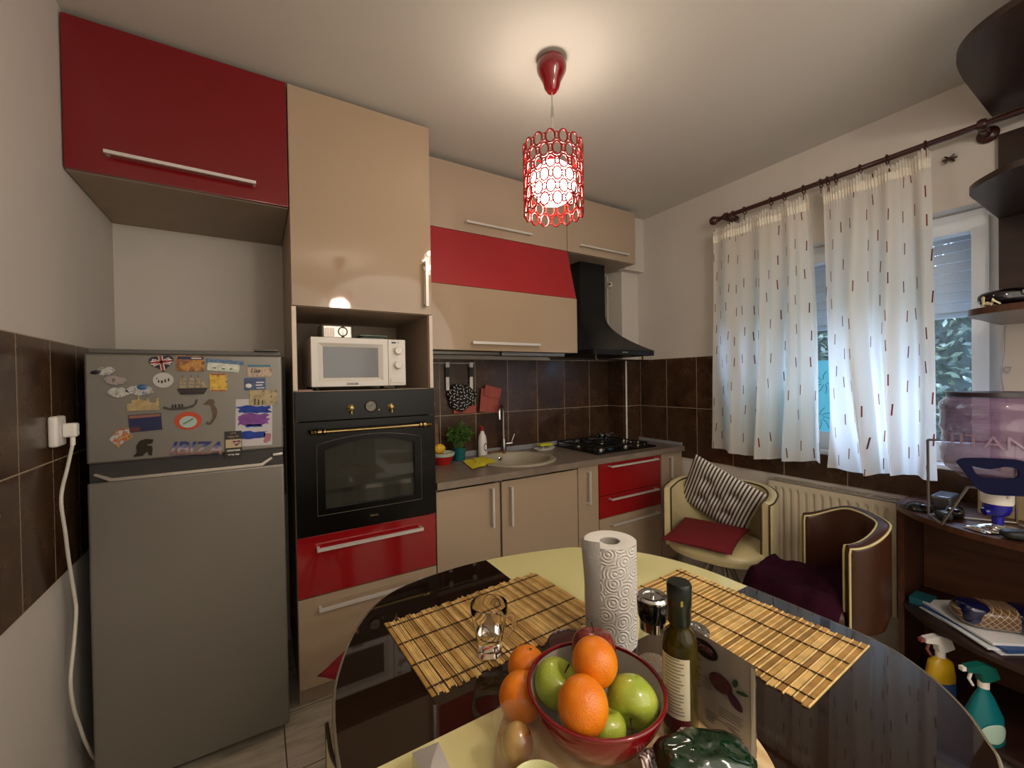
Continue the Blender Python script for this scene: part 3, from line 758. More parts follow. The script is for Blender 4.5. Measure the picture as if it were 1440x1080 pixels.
# cutting board leaning in the corner
bd = MB().prism([(0, 0), (.10, 0), (.10, .24), (.07, .28), (.062, .36), (.038, .36), (.03, .28), (0, .24)], lambda u, v, w: (.835 + u, 2.425 - w * .014 + v * .04 - (1 - v) * .02, Z + v))
wood_l = M('board_wood', '#6a4424', .5, var=.35, vscale=14, stretch=(6, 6, 1))
for v in bd.bm.verts: v.co.y = 2.405 + (v.co.z - Z) * .075 - (0.014 if v.co.y < 2.44 else 0)
tag(obj('cutting_board', MB().prism([(0, 0), (.10, 0), (.10, .22), (.07, .26), (.062, .33), (.038, .33), (.03, .26), (0, .22)], lambda u, v, w: (.845 + u, 2.40 + v * .09 + w * .014, Z + v)), wood_l), 'brown wooden cutting board with a handle leaning on the tiles behind the bowl', 'cutting board')
bd.bm.free()
# wall rail, straps, oven glove, towel
rl = thing('utensil_rail', (1.06, 2.44, 1.45), 'thin white rail on the tiles with two white-and-black hanging clips', 'rail')
obj('bar', MB().tube([(.88, 2.435, 1.452), (1.21, 2.435, 1.452)], .004, 8), M('rail_white', '#bdb8ae', .4), rl)
for x in (1.02, 1.185):
    h = obj('clip', MB().box(x - .012, x + .012, 2.428, 2.4505, 1.425, 1.458, .002).box(x - .011, x + .011, 2.432, 2.445, 1.28, 1.365, .003), white_m, rl)
    obj('strap', MB().box(x - .013, x + .013, 2.436, 2.442, 1.36, 1.43), black_m, h)
def rag(cx, cz, w, h, y, amp, seed, nu=26, nv=26, thick=.008, shape=None):
    m = MB()
    def fr(u, v, s):
        k = shape(u, v) if shape else (0, 0)
        x = cx + (u - .5) * w + k[0]; z = cz + (.5 - v) * h + k[1]
        return (x, y - .012 - amp * (nz(u * 3 + seed, v * 3) + .5) - s, z)
    m.grid(nu, nv, lambda u, v: fr(u, v, thick)); m.grid(nu, nv, lambda u, v: fr(u, v, 0))
    return m
mt, t, b = base('glove_print', .8)
uv = t.new('ShaderNodeTexCoord').outputs['UV']
def dashes(t, uv, cw, ch, hw, hh, rot=True, thresh=0.0):
    """short random dashes on a jittered grid of cells; returns mask and random colour value"""
    sp = t.new('ShaderNodeSeparateXYZ'); t.link(uv, sp.inputs[0])
    cu = t.math('DIVIDE', sp.outputs[0], cw); iu = t.math('FLOOR', cu)
    w0 = t.new('ShaderNodeTexWhiteNoise', noise_dimensions='1D'); t.link(iu, w0.inputs['W'])
    cv = t.math('ADD', t.math('DIVIDE', sp.outputs[1], ch), t.math('MULTIPLY', w0.outputs[0], 7.3)); iv = t.math('FLOOR', cv)
    cb_ = t.new('ShaderNodeCombineXYZ'); t.link(iu, cb_.inputs[0]); t.link(iv, cb_.inputs[1])
    wn = t.new('ShaderNodeTexWhiteNoise', noise_dimensions='2D'); t.link(cb_.outputs[0], wn.inputs['Vector'])
    s3 = t.new('ShaderNodeSeparateXYZ'); t.link(wn.outputs[1], s3.inputs[0])
    du = t.math('MULTIPLY', t.math('SUBTRACT', t.math('SUBTRACT', t.math('FRACT', cu), .5), t.math('MULTIPLY', t.math('SUBTRACT', s3.outputs[0], .5), .5)), cw)
    dv = t.math('MULTIPLY', t.math('SUBTRACT', t.math('SUBTRACT', t.math('FRACT', cv), .5), t.math('MULTIPLY', t.math('SUBTRACT', s3.outputs[1], .5), .3)), ch)
    if rot:
        an = t.math('MULTIPLY', s3.outputs[2], 6.28); ca, sa = t.math('COSINE', an), t.math('SINE', an)
        du, dv = t.math('ADD', t.math('MULTIPLY', du, ca), t.math('MULTIPLY', dv, sa)), t.math('SUBTRACT', t.math('MULTIPLY', dv, ca), t.math('MULTIPLY', du, sa))
    else: du = t.math('ADD', du, t.math('MULTIPLY', dv, t.math('MULTIPLY', t.math('SUBTRACT', s3.outputs[0], .5), .22)))
    m_ = t.math('MULTIPLY', t.math('LESS_THAN', t.math('ABSOLUTE', du), hw), t.math('LESS_THAN', t.math('ABSOLUTE', dv), hh))
    if thresh: m_ = t.math('MULTIPLY', m_, t.math('GREATER_THAN', wn.outputs[0], thresh))
    return m_, s3.outputs[2]
dm, _ = dashes(t, t.mapping(uv, (.19, .19, 1)), .021, .021, .0022, .0075)
t.link(t.mix(dm, lin('#0c0c0d'), lin('#d8d4cc')), b.inputs['Base Color'])
gl = MB()
def gpt(u, v):
    a = 2 * PI * u; r = v
    k = 1 + .07 * math.sin(3 * a + 1) + .05 * math.sin(7 * a)
    return (1.112 + .098 * k * r * math.cos(a), 2.425 - .03 * math.sqrt(max(0, 1 - r * r)), 1.235 + .085 * k * r * math.sin(a))
V_ = gl.grid(40, 12, lambda u, v: gpt(u, v), cu=True)
gl.uv = gl.bm.loops.layers.uv.new('UVMap')
for fc in gl.bm.faces:
    for lp in fc.loops: lp[gl.uv].uv = ((lp.vert.co.x - 1.0) / .19, (lp.vert.co.z - 1.13) / .19)
og = obj('oven_glove', gl, mt)
tag(og, 'black oven glove with white dashes hanging on the wall rail', 'oven glove')
tw_m = M('towel_pink', '#a8564c', .95, bump=.6, bscale=250, bdist=.002)
tw = MB()
def towel(cx, cz, w, h, y0, tilt, s):
    def q(u, v, k):
        x = (u - .5) * w; z = (.5 - v) * h
        return (cx + x * math.cos(tilt) + z * math.sin(tilt), y0 - k - .006 * math.sin(u * 9 + s) * v, cz - x * math.sin(tilt) + z * math.cos(tilt))
    tw.grid(16, 16, lambda u, v: q(u, v, .006)); tw.grid(16, 16, lambda u, v: q(u, v, 0))
towel(1.315, 1.205, .135, .155, 2.437, .10, 0); towel(1.335, 1.262, .125, .07, 2.427, .25, 1)
tag(obj('hand_towel', tw, tw_m), 'folded salmon pink hand towel hanging right of the oven glove', 'towel')
tw = MB(); towel(1.14, 1.155, .16, .05, 2.447, .05, 2)
tag(obj('hand_towel', tw, tw_m), 'salmon pink towel corner showing below the black oven glove', 'towel')
# gas valve and pipe by the pillar
gv = thing('gas_valve', (2.37, 2.44, 1.5), 'white gas pipe with stop valve between cooker hood and pillar', 'pipe')
obj('pipe', MB().tube([(2.402, 2.435, 1.485), (2.402, 2.435, 2.16)], .009, 10), M('pipe_paint', '#c2b9ac', .6), gv)
obj('valve', MB().box(2.372, 2.412, 2.385, 2.425, 2.06, 2.10, .005), M('valve_white', '#d2cabd', .4), gv)
obj('valve_handle', MB().tube([(2.380, 2.386, 2.08), (2.355, 2.36, 2.075)], .008, 8), black_m, gv)

# ------------------------------------------------------------------ microwave and what stands in the niche
mwv = thing('microwave', (.40, 2.05, 1.308), 'white microwave with two round dials inside the oven housing niche', 'microwave')
mw_w = M('microwave_white', '#dcd6cc', .3)
y0 = 1.935
obj('casing', MB().box(.196, .600, y0 + .012, 2.30, 1.322, 1.538, .006, 3), mw_w, mwv)
# door: frame sloping into the dark window
dmb = MB()
def rect(x0, x1, z0, z1, y): return [dmb.bm.verts.new(p) for p in ((x0, y, z0), (x1, y, z0), (x1, y, z1), (x0, y, z1))]
R0 = rect(.197, .518, 1.324, 1.536, y0 + .011); R1 = rect(.197, .518, 1.324, 1.536, y0); R2 = rect(.222, .496, 1.345, 1.512, y0); R3 = rect(.243, .476, 1.361, 1.496, y0 + .009)
for A, B in ((R0, R1), (R1, R2), (R2, R3)):
    for k in range(4): dmb._f([A[k], A[(k + 1) % 4], B[(k + 1) % 4], B[k]])
dd = obj('door', dmb, mw_w, mwv, smooth=10)
obj('door_glass', MB().box(.243, .476, y0 + .009, y0 + .0115, 1.361, 1.496), M('microwave_glass', '#33302c', .12, 0, Specular_IOR_Level=.7), dd)
obj('maker_name', place_text(text_mb('ZANUSSI', .0125, .0004, bold=.0002), (.36, y0 - .001, 1.334), (1, 0, 0), (0, 0, 1)), black_m, dd)
cp = obj('control_panel', MB().box(.520, .5995, y0, y0 + .011, 1.324, 1.536, .002), mw_w, mwv)
for z in (1.484, 1.418):
    obj('dial', MB().lathe([(.021, 0), (.020, .004), (.017, .006), (.0165, .018), (.014, .021), (0, .021)], (.562, y0, z), 28, M4=Matrix.Rotation(PI / 2, 4, 'X')).bar((.562, y0 - .0215, z - .014), (.562, y0 - .0215, z + .014), .003), M('dial_white', '#e8e4dc', .3), cp)
obj('door_button', MB().box(.528, .592, y0 - .003, y0, 1.335, 1.358, .002), mw_w, cp)
tkm = MB()
for z in (1.484, 1.418):
    for k in range(9):
        a = math.radians(-40 + k * 32); tkm.box(.562 + .0265 * math.cos(a) - .001, .562 + .0265 * math.cos(a) + .001, y0 - .0006, y0, z + .0265 * math.sin(a) - .001, z + .0265 * math.sin(a) + .001)
tkm.box(.535, .556, y0 - .0006, y0, 1.518, 1.526); tkm.box(.565, .569, y0 - .0006, y0, 1.519, 1.525)
obj('scale_marks', tkm, M('print_blue', '#4a5168', .5), cp)
ft_ = MB()
for x in (.22, .57):
    for y in (1.97, 2.26): ft_.lathe([(.012, 1.308), (.012, 1.322), (0, 1.322)], (x, y, 0), 12)
obj('feet', ft_, rubber, mwv)
tb_ = thing('storage_tin', (.32, 2.13, 1.539), 'silver tin with a dark red circular emblem standing on the microwave', 'tin')
obj('body', MB().box(.252, .392, 2.06, 2.20, 1.5395, 1.612, .012, 3), M('tin_silver', '#a59c94', .28, .8), tb_)
e_ = MB().tube([(.345 + .019 * math.cos(a), 2.0592, 1.577 + .020 * math.sin(a)) for a in [2 * PI * k / 24 for k in range(24)]], .0028, 6, closed=True)
e_.bar((.345, 2.059, 1.548), (.345, 2.059, 1.606), .006, .001); e_.ball((.345, 2.0594, 1.600), (.007, .0015, .006), 12, 8); e_.ball((.345, 2.0594, 1.553), (.007, .0015, .006), 12, 8)
obj('emblem', e_, M('emblem_maroon', '#4d1a26', .4), tb_)
sgb = MB()
for k in range(7): sgb.box(.262 + k * .007, .265 + k * .007, 2.059, 2.0599, 1.552, 1.592)
obj('fine_print', sgb, M('fine_print', '#7a7068', .6), tb_)
gd = thing('glass_dish', (.49, 2.15, 1.539), 'low greenish glass dish lying on the right of the microwave top', 'dish')
obj('dish', MB().box(.43, .55, 2.08, 2.24, 1.5392, 1.562, .006, 2), M('dish_glass', '#55625a', .1, 0, Alpha=.55), gd)
obj('lid', MB().box(.425, .555, 2.075, 2.245, 1.5625, 1.568, .002), M('dish_lid', '#6f8377', .2), gd)
tag(obj('folded_cloth', MB().box(.146, .20, 1.935, 2.02, 1.3075, 1.3125, .001), M('cloth_pink', '#b98b84', .9)), 'thin folded pink cloth under the left side of the microwave', 'cloth')

# ------------------------------------------------------------------ wall socket and cable
so = thing('wall_socket', (XL + .008, 1.745, 1.2), 'white wall socket with plug on the brown tiles left of the fridge', 'socket')
obj('plate', MB().box(XL + .0085, XL + .030, 1.715, 1.785, 1.165, 1.255, .008, 3), white_m, so)
pg = thing('power_cable', (XL + .03, 1.745, 1.2), 'white plug and long white cable hanging down beside the fridge', 'cable')
obj('plug', MB().box(XL + .0305, XL + .062, 1.742, 1.772, 1.19, 1.232, .007, 3).tube([(XL + .05, 1.757, 1.192), (XL + .05, 1.755, 1.165)], .006, 10), white_m, pg)
cpts = [(-.475, 1.755, 1.17), (-.485, 1.745, 1.10), (-.487, 1.70, 1.02), (-.485, 1.717, .913), (-.485, 1.738, .822), (-.485, 1.775, .70), (-.485, 1.783, .652), (-.485, 1.759, .566), (-.485, 1.725, .472), (-.485, 1.745, .38), (-.485, 1.785, .30), (-.485, 1.84, .2), (-.485, 1.93, .08), (-.485, 2.05, .01)]
def smooth_pts(P, n=6):
    out = []; P = [Vector(p) for p in P]
    for i in range(len(P) - 1):
        a, b_, c_, d_ = P[max(0, i - 1)], P[i], P[i + 1], P[min(len(P) - 1, i + 2)]
        for k in range(n):
            t_ = k / n; out.append(.5 * ((2 * b_) + (-a + c_) * t_ + (2 * a - 5 * b_ + 4 * c_ - d_) * t_ * t_ + (-a + 3 * b_ - 3 * c_ + d_) * t_ ** 3))
    return out + [P[-1]]
obj('cord', MB().tube(smooth_pts(cpts), .0045, 8), M('cable_white', '#cfc9be', .5), pg)

# ------------------------------------------------------------------ curtains
rod_m = M('rod_mahogany', '#3a1713', .35, Coat_Weight=.3)
RX, RZ = 2.50, 2.333
rd = thing('curtain_rod', (RX, 1.0, RZ), 'dark mahogany curtain rod with round finials over the window', 'curtain rod')
obj('pole', MB().tube([(RX, .30, RZ), (RX, 1.55, RZ)], .0125, 14), rod_m, rd)
for y, s_ in ((1.55, 1), (.30, -1)):
    obj('finial', MB().lathe([(.013, 0), (.018, .004), (.014, .012), (.024, .022), (.028, .036), (.022, .052), (0, .06)], (RX, y, RZ), 20, M4=Matrix.Rotation(-s_ * PI / 2, 4, 'X')), rod_m, rd)
for y in (1.505, .435):
    b_ = MB().lathe([(.030, 0), (.034, .008), (.026, .016), (.014, .022), (.013, .085), (0, .085)], (2.599, y, RZ - .012), 20, M4=Matrix.Rotation(-PI / 2, 4, 'Y'))
    b_.lathe([(.020, -.012), (.024, 0), (.020, .012)], (RX, y, RZ), 18, M4=Matrix.Rotation(PI / 2, 4, 'X'))
    obj('bracket', b_, rod_m, rd)
cm = bpy.data.materials.new('curtain_fabric'); cm.use_nodes = True; t = NT(cm)
b = t.n['Principled BSDF']; uv = t.new('ShaderNodeTexCoord').outputs['UV']
mk, rv = dashes(t, uv, .078, .155, .0030, .026, rot=False, thresh=.08)
tc = t.ramp(rv, [(0, '#7a2a1c'), (.4, '#a04028'), (.7, '#4a2c30'), (1, '#8c3a20')])
colr = t.mix(mk, lin('#f7f2e8'), tc); t.link(colr, b.inputs['Base Color']); b.inputs['Roughness'].default_value = .85
tr = t.new('ShaderNodeBsdfTranslucent'); t.link(colr, tr.inputs[0])
mx = t.new('ShaderNodeMixShader'); mx.inputs[0].default_value = .60
t.link(b.outputs[0], mx.inputs[1]); t.link(tr.outputs[0], mx.inputs[2]); t.link(mx.outputs[0], t.n['Material Output'].inputs[0])
t.link(t.bump(t.noise(t.mapping(uv, (60, 8, 1)), 4, 3), .15, .003), b.inputs['Normal'])
def curtain(ya0, ya1, yb0, yb1, zt0, zt1, zb0, zb1, seed, nf, label, kick):
    c = thing('curtain', (RX, (ya0 + ya1) / 2, zb0), label, 'curtain', 'short cream curtains on the mahogany rod')
    m = MB(); rnd = random.Random(seed)
    ph = [rnd.random() * 6.28 for _ in range(4)]
    def P(u, v):
        e = v ** .8
        y0_, y1_ = ya0 + (yb0 - ya0) * e, ya1 + (yb1 - ya1) * e
        y = y0_ + (y1_ - y0_) * (u + .010 * math.sin(u * nf * 2 * PI * 1.0 + ph[1]) * (1 - v * .3))
        wob = u * nf * 2 * PI + 1.1 * math.sin(u * 5 + ph[0]) + .8 * math.sin(v * 2.2 + u * 4 + ph[2]) * v + 2.6 * v * nz(u * 2.3 + seed, v * 1.2, 4)
        big = .5 + .5 * math.sin(u * 7 + ph[3])
        amp = .010 + .034 * min(1, v * 1.3) * (.55 + .6 * big)
        fine = .006 * math.sin(u * 34 * 2 * PI + ph[1]) * max(0, 1 - v / .08)
        x = RX - .006 + amp * math.sin(wob) + .45 * amp * math.sin(2.1 * wob + ph[2]) + fine - .028 * v + kick * .02 * v * nz(u * 4, v * 2, seed)
        z0_, z1_ = zt0 + (zt1 - zt0) * u, zb0 + (zb1 - zb0) * u
        z = z0_ + (z1_ - z0_) * v + (0.006 * math.sin(u * 34 * 2 * PI) + .010 * math.sin(u * 11 * PI)) * max(0, 1 - v / .05) + .010 * math.sin(u * 2 * PI + ph[0]) * v
        return (x, y, z)
    V = m.grid(240, 70, P, uv=True)
    W_ = abs(ya1 - ya0) * 1.75; H_ = abs(zt0 - zb0)
    for fc in m.bm.faces:
        for lp in fc.loops: lp[m.uv].uv = (lp[m.uv].uv[0] * W_ + seed * .37, lp[m.uv].uv[1] * H_)
    obj('cloth', m, cm, c, smooth=180)
    # gathered heading tape stitched below the top
    tp = MB(); tp.grid(240, 3, lambda u, v: tuple(Vector(P(u, .025 + v * .03)) + Vector((-.004, 0, 0))))
    obj('heading_tape', tp, cm if False else M('heading_tape', '#e6dfcf', .9), c, smooth=180)
    return c
c1 = curtain(1.585, 1.045, 1.60, .985, 2.262, 2.290, .872, .878, 3, 3.4, 'left short cream curtain printed with red and brown dashes', 1)
c2 = curtain(.990, .585, .965, .560, 2.296, 2.303, .866, .880, 9, 2.7, 'right short cream curtain with dashes, drawn next to the shelf unit', 1)
def rings(c, ys):
    for y in ys:
        ri = obj('curtain_ring', MB().tube([(RX + .021 * math.cos(a), y, RZ - .004 + .021 * math.sin(a)) for a in [2 * PI * k / 18 for k in range(18)]], .0032, 8, closed=True), rod_m, c)
        obj('hook', MB().tube([(RX, y, RZ - .027), (RX, y, RZ - .06)], .002, 6), rod_m, ri)
rings(c1, (1.46, 1.39, 1.24, 1.17, 1.075)); rings(c2, (.995, .965, .93, .83, .73, .60))

tag(obj('wall_hook', MB().ball((2.585, .545, 2.27), .008, 12, 8).tube([(2.599, .545, 2.27), (2.585, .545, 2.27)], .003, 6).tube([(2.585, .53, 2.285), (2.585, .56, 2.255)], .004, 6).tube([(2.585, .53, 2.255), (2.585, .56, 2.285)], .004, 6).tube([(2.585, .522, 2.27), (2.585, .568, 2.27)], .004, 6), rod_m), 'small star-shaped maroon tieback hook on the wall right of the curtains', 'hook')
tag(obj('thin_cable', MB().tube(smooth_pts([(2.596, .392, 1.528), (2.594, .395, 1.42), (2.59, .40, 1.36), (2.588, .385, 1.335), (2.592, .378, 1.36), (2.59, .40, 1.345), (2.594, .398, 1.28), (2.596, .385, 1.20)]), .0018, 6), M('cable_grey', '#8b8f94', .5)), 'thin grey cable with a loop hanging on the wall below the lowest wall shelf', 'cable')
# ------------------------------------------------------------------ radiator
ra = thing('radiator', (2.53, .99, .2), 'cream panel radiator with grille under the window curtains', 'radiator')
ra_m = M('radiator_cream', '#d3c7af', .4)
ry0, ry1, rz0, rz1, rx = .705, 1.27, .21, .745, 2.50
def rib(u, v):
    y = ry0 + (ry1 - ry0) * u; z = rz0 + (rz1 - rz0) * v
    k = (u * 15) % 1; e = min(1, max(0, (min(k, 1 - k) - .10) / .14)); w_ = 1 if .09 < v < .91 else 0
    return (rx + (.012 * (1 - e) if w_ and .02 < u < .98 else 0), y, z)
obj('front_panel', MB().grid(15 * 14, 44, rib), ra_m, ra, smooth=50)
obj('casing', MB().box(rx + .02, 2.585, ry0 + .003, ry1 - .003, rz0 + .01, rz1 - .02, .004).box(rx, 2.588, ry0, ry0 + .002, rz0, rz1).box(rx, 2.588, ry1 - .002, ry1, rz0, rz1), ra_m, ra)
gm_ = MB(); gm_.box(rx, rx + .012, ry0, ry1, rz1 - .003, rz1 + .003); gm_.box(2.576, 2.588, ry0, ry1, rz1 - .003, rz1 + .003)
y = ry0
while y < ry1: gm_.box(rx + .012, 2.576, y, y + .005, rz1 - .002, rz1 + .002); y += .0125
for x in (2.525, 2.55): gm_.box(x, x + .003, ry0, ry1, rz1 - .002, rz1 + .0025)
obj('top_grille', gm_, M('grille_metal', '#a59c8c', .4), ra)
obj('pipe', MB().tube([(2.545, 1.271, .26), (2.545, 1.33, .26), (2.545, 1.33, .0005)], .008, 10).tube([(2.545, 1.271, .66), (2.545, 1.38, .66), (2.545, 1.38, .0005)], .008, 10), white_m, ra)

# ------------------------------------------------------------------ tub chairs
def tub_chair(cx, cy, face, top, wing, skin, seat_m, pipe_m, label, sb=.335, Ro=.27, Rx=None, th=.055, spread=122, base_m=None, seat_z=.43, ext=0.):
    c = thing('tub_chair', (cx, cy, 0), label, 'chair', 'round tub chairs around the table')
    ca, sa = math.cos(face), math.sin(face)
    def L(x, y, z): return (x * ca - y * sa, x * sa + y * ca, z)
    Rx = Rx or Ro
    nf = 72; sp_ = math.radians(spread)
    def topz(f):
        e = abs(2 * f - 1); e = max(0, (e - .35) / .65); e = e * e * (3 - 2 * e); return top - (top - wing) * e
    def pos(f, off):      # plan position on the shell; off 0 outer .. 1 inner
        phi = (2 * f - 1) * sp_; r = Ro - th * off
        q = 1 + .06 * abs(math.sin(2 * phi)) ** 1.3
        return -Rx / Ro * r * q * math.cos(phi) , r * q * math.sin(phi)
    m = MB(); sec = []
    for i in range(nf + 1):
        f = i / nf; zt = topz(f); row = []
        e = min(1, min(f, 1 - f) / .025); rr = .022
        S = [(1.0, sb + .03), (1.0, zt - rr)] + [(.5 + .5 * math.cos(a), zt - rr + rr * math.sin(a)) for a in [PI * k / 6 for k in range(1, 6)]] + [(0, zt - rr), (0, sb + .06), (.35, sb)]
        for off, z in S:
            x, y = pos(f, .5 + (off - .5) * (.62 + .38 * e) + 0)
            row.append(m.bm.verts.new(L(x, y, z)))
        sec.append(row)
    k = len(sec[0])
    for A, B in zip(sec, sec[1:]):
        for j in range(k): m._f([A[j], A[(j + 1) % k], B[(j + 1) % k], B[j]])
    m._f(sec[0][::-1]); m._f(sec[-1])
    bmesh.ops.recalc_face_normals(m.bm, faces=list(m.bm.faces))
    obj('backrest', m, skin, c, smooth=55, local=True)
    # seat: squircle plate bulging to the front
    def seatR(a):
        q = 1 + .06 * abs(math.sin(2 * a)) ** 1.3
        return (Ro - .012) * q * (1 if math.cos(a) < 0 else 1 + (ext - .06) * math.cos(a) ** 2)
    ms = MB()
    prof = [(0, sb - .005), (.80, sb - .005), (.93, sb + .01), (.985, sb + .04), (.985, seat_z - .03), (.96, seat_z - .012), (.90, seat_z), (0, seat_z + .006)]
    rings_ = []
    for q, z in prof:
        if q == 0: rings_.append([ms.bm.verts.new((0, 0, z))]); continue
        ring = []
        for i in range(64):
            a = 2 * PI * i / 64; r = seatR(a) * q
            if math.cos(a) < 0: r = min(r, (Ro - th) * .985 if z > sb + .02 else r)
            ring.append(ms.bm.verts.new(L(r * math.cos(a) * Rx / Ro, r * math.sin(a), z)))
        rings_.append(ring)
    for A, B in zip(rings_, rings_[1:]):
        for i in range(64):
            j = (i + 1) % 64
            if len(A) == 1: ms._f([A[0], B[j], B[i]])
            elif len(B) == 1: ms._f([A[i], A[j], B[0]])
            else: ms._f([A[i], A[j], B[j], B[i]])
    obj('seat', ms, seat_m, c, smooth=40, local=True)
    for off in (.93, .07):
        P = []
        for i in range(nf + 1):
            f = i / nf; x, y = pos(f, .5 + (off - .5) * 1.0); P.append(L(x * 1.002, y * 1.002, topz(f) - .010))
        a, b_ = pos(0, off), pos(1, off)
        lowz = seat_z if off > .5 else sb + .03
        P = [L(a[0] + .003, a[1], lowz), L(a[0] + .003, a[1], topz(0) - .03)] + P + [L(b_[0] + .003, b_[1], topz(1) - .03), L(b_[0] + .003, b_[1], lowz)]
        obj('piping', MB().tube(P, .0042, 8), pipe_m, c, smooth=80, local=True)
    bm_ = base_m or M('base_grey', '#8d8a84', .35, .8)
    for k in range(4):
        a = PI / 4 + k * PI / 2
        obj('leg', MB().tube([L(.035 * math.cos(a), .035 * math.sin(a), sb - .01), L(.19 * math.cos(a), .19 * math.sin(a), .012)], [.016, .012], 12), bm_, c, local=True)
    obj('swivel_plate', MB().lathe([(0, sb - .03), (.07, sb - .03), (.07, sb - .006), (0, sb - .006)], (0, 0, 0), 24), black_m, c, local=True)
    obj('foot_ring', MB().tube([L(.195 * math.cos(a), .195 * math.sin(a), .0075) for a in [2 * PI * k / 40 for k in range(40)]], .007, 8, closed=True), bm_, c, local=True)
    return c
cream_m = M('cream_leatherette', '#cfc192', .38, var=.05, vscale=6, bump=.08, bscale=200)
brown_m = M('brown_leatherette', '#3d2114', .34, var=.1, vscale=5, bump=.08, bscale=200)
pipe_b = M('piping_dark', '#3a2c20', .5); pipe_c = M('piping_cream', '#cfc08a', .5)
tub_chair(2.19, 1.385, math.radians(196), .735, .700, cream_m, cream_m, pipe_b, 'cream tub chair with dark piping by the radiator and the end cabinet', spread=112, Ro=.285, Rx=.245, sb=.355, th=.05)
tub_chair(2.045, .83, math.radians(134), .755, .69, brown_m, brown_m, pipe_c, 'brown tub chair with cream piping between table and shelf unit', spread=86, Ro=.218, th=.045, seat_z=.42, sb=.345, ext=.34)
tub_chair(.358, .865, math.radians(88), .69, .655, cream_m, cream_m, pipe_b, 'cream tub chair with dark edge tucked under the left side of the table', spread=100, Ro=.255, seat_z=.455, ext=.55)
def cushion(name, w, d, h, mats, label, loc, rot, tuft=False, pinch=.07, uvm=False):
    m = MB(); n = 34
    tf = [(-.38, -.38), (.38, -.38), (-.38, .38), (.38, .38), (0, 0)] if tuft else []
    def s(u, v, sg):
        a, b_ = 2 * u - 1, 2 * v - 1
        t_ = ((1 - abs(a) ** 3) * (1 - abs(b_) ** 3)) ** .5
        z = sg * h / 2 * t_ * (1 + .12 * nz(a * 2, b_ * 2, w * 9))
        for p, q in tf: z *= 1 - .62 * math.exp(-((a - p) ** 2 + (b_ - q) ** 2) / .035)
        return (a * w / 2 * (1 - pinch * (1 - b_ * b_)), b_ * d / 2 * (1 - pinch * (1 - a * a)), z)
    m.grid(n, n, lambda u, v: s(u, v, 1), uv=True); m.grid(n, n, lambda u, v: s(1 - u, v, -1), uv=True)
    bmesh.ops.remove_doubles(m.bm, verts=list(m.bm.verts), dist=1e-5)
    o = obj(name, m, mats, smooth=180, local=True); o.location = loc; o.rotation_euler = rot
    return tag(o, label, 'cushion')
crim = M('crimson_cloth', '#6d0a16', .85, bump=.35, bscale=260, bdist=.001)
cushion('seat_cushion', .37, .36, .055, crim, 'flat crimson seat cushion lying on the cream chair by the radiator', (2.10, 1.40, .470), (math.radians(-1), math.radians(-4), math.radians(16)))
cushion('seat_cushion', .39, .39, .085, M('crimson_cloth_b', '#8a0f22', .85, bump=.35, bscale=260), 'crimson cushion poking out past the left edge of the table', (.405, 1.295, .505), (0, math.radians(-2), math.radians(42)))
stm, t, b = base('ticking_stripes', .9)
uvs = t.new('ShaderNodeTexCoord').outputs['UV']; sx = t.new('ShaderNodeSeparateXYZ'); t.link(uvs, sx.inputs[0])
t.link(t.mix(t.math('GREATER_THAN', t.math('FRACT', t.math('MULTIPLY', sx.outputs[0], 21)), .52), lin('#d8d2c8'), lin('#3f3a3c')), b.inputs['Base Color'])
cushion('striped_cushion', .40, .38, .085, stm, 'grey and white striped tufted cushion leaning on the back of the cream chair', (2.25, 1.415, .655), (math.radians(-66), math.radians(26), math.radians(-74)), tuft=True, pinch=.03)
# plum blanket heaped on the brown chair
bl = MB(); fa = math.radians(134)
def blank(u, v):
    a = 2 * PI * u; ca_ = math.cos(a)
    Rm_ = .163 if ca_ < -.1 else .163 + (.31 - .163) * min(1, (ca_ + .1) / .5)
    r = v; x, y = r * Rm_ * math.cos(a), r * Rm_ * math.sin(a) * (.96 if ca_ < .2 else .96 - .2 * (ca_ - .2))
    w_ = nz(x * 14, y * 14, 3) * .016 + nz(x * 30 + 5, y * 22, 8) * .007 + .010 * math.sin(x * 38 + y * 20 + 3 * nz(x * 8, y * 8))
    z = .447 + .022 + w_ + (.05 * max(0, -x / .2) ** 2)
    drop = max(0, (r - .78) / .22)
    if ca_ > -.1: z -= .13 * drop ** 1.6 * min(1, (ca_ + .1) / .4)
    else: z -= .02 * drop
    return (x * math.cos(fa) - y * math.sin(fa), x * math.sin(fa) + y * math.cos(fa), z)
bl.grid(96, 40, blank, cu=True)
bo = obj('blanket', bl, M('plum_fleece', '#2a0a1a', .95, var=.35, vscale=9, bump=.5, bscale=220, bdist=.002, Specular_IOR_Level=.1), smooth=180, local=True); bo.location = (2.045, .83, 0)
tag(bo, 'plum fleece blanket heaped on the seat of the brown tub chair', 'blanket')
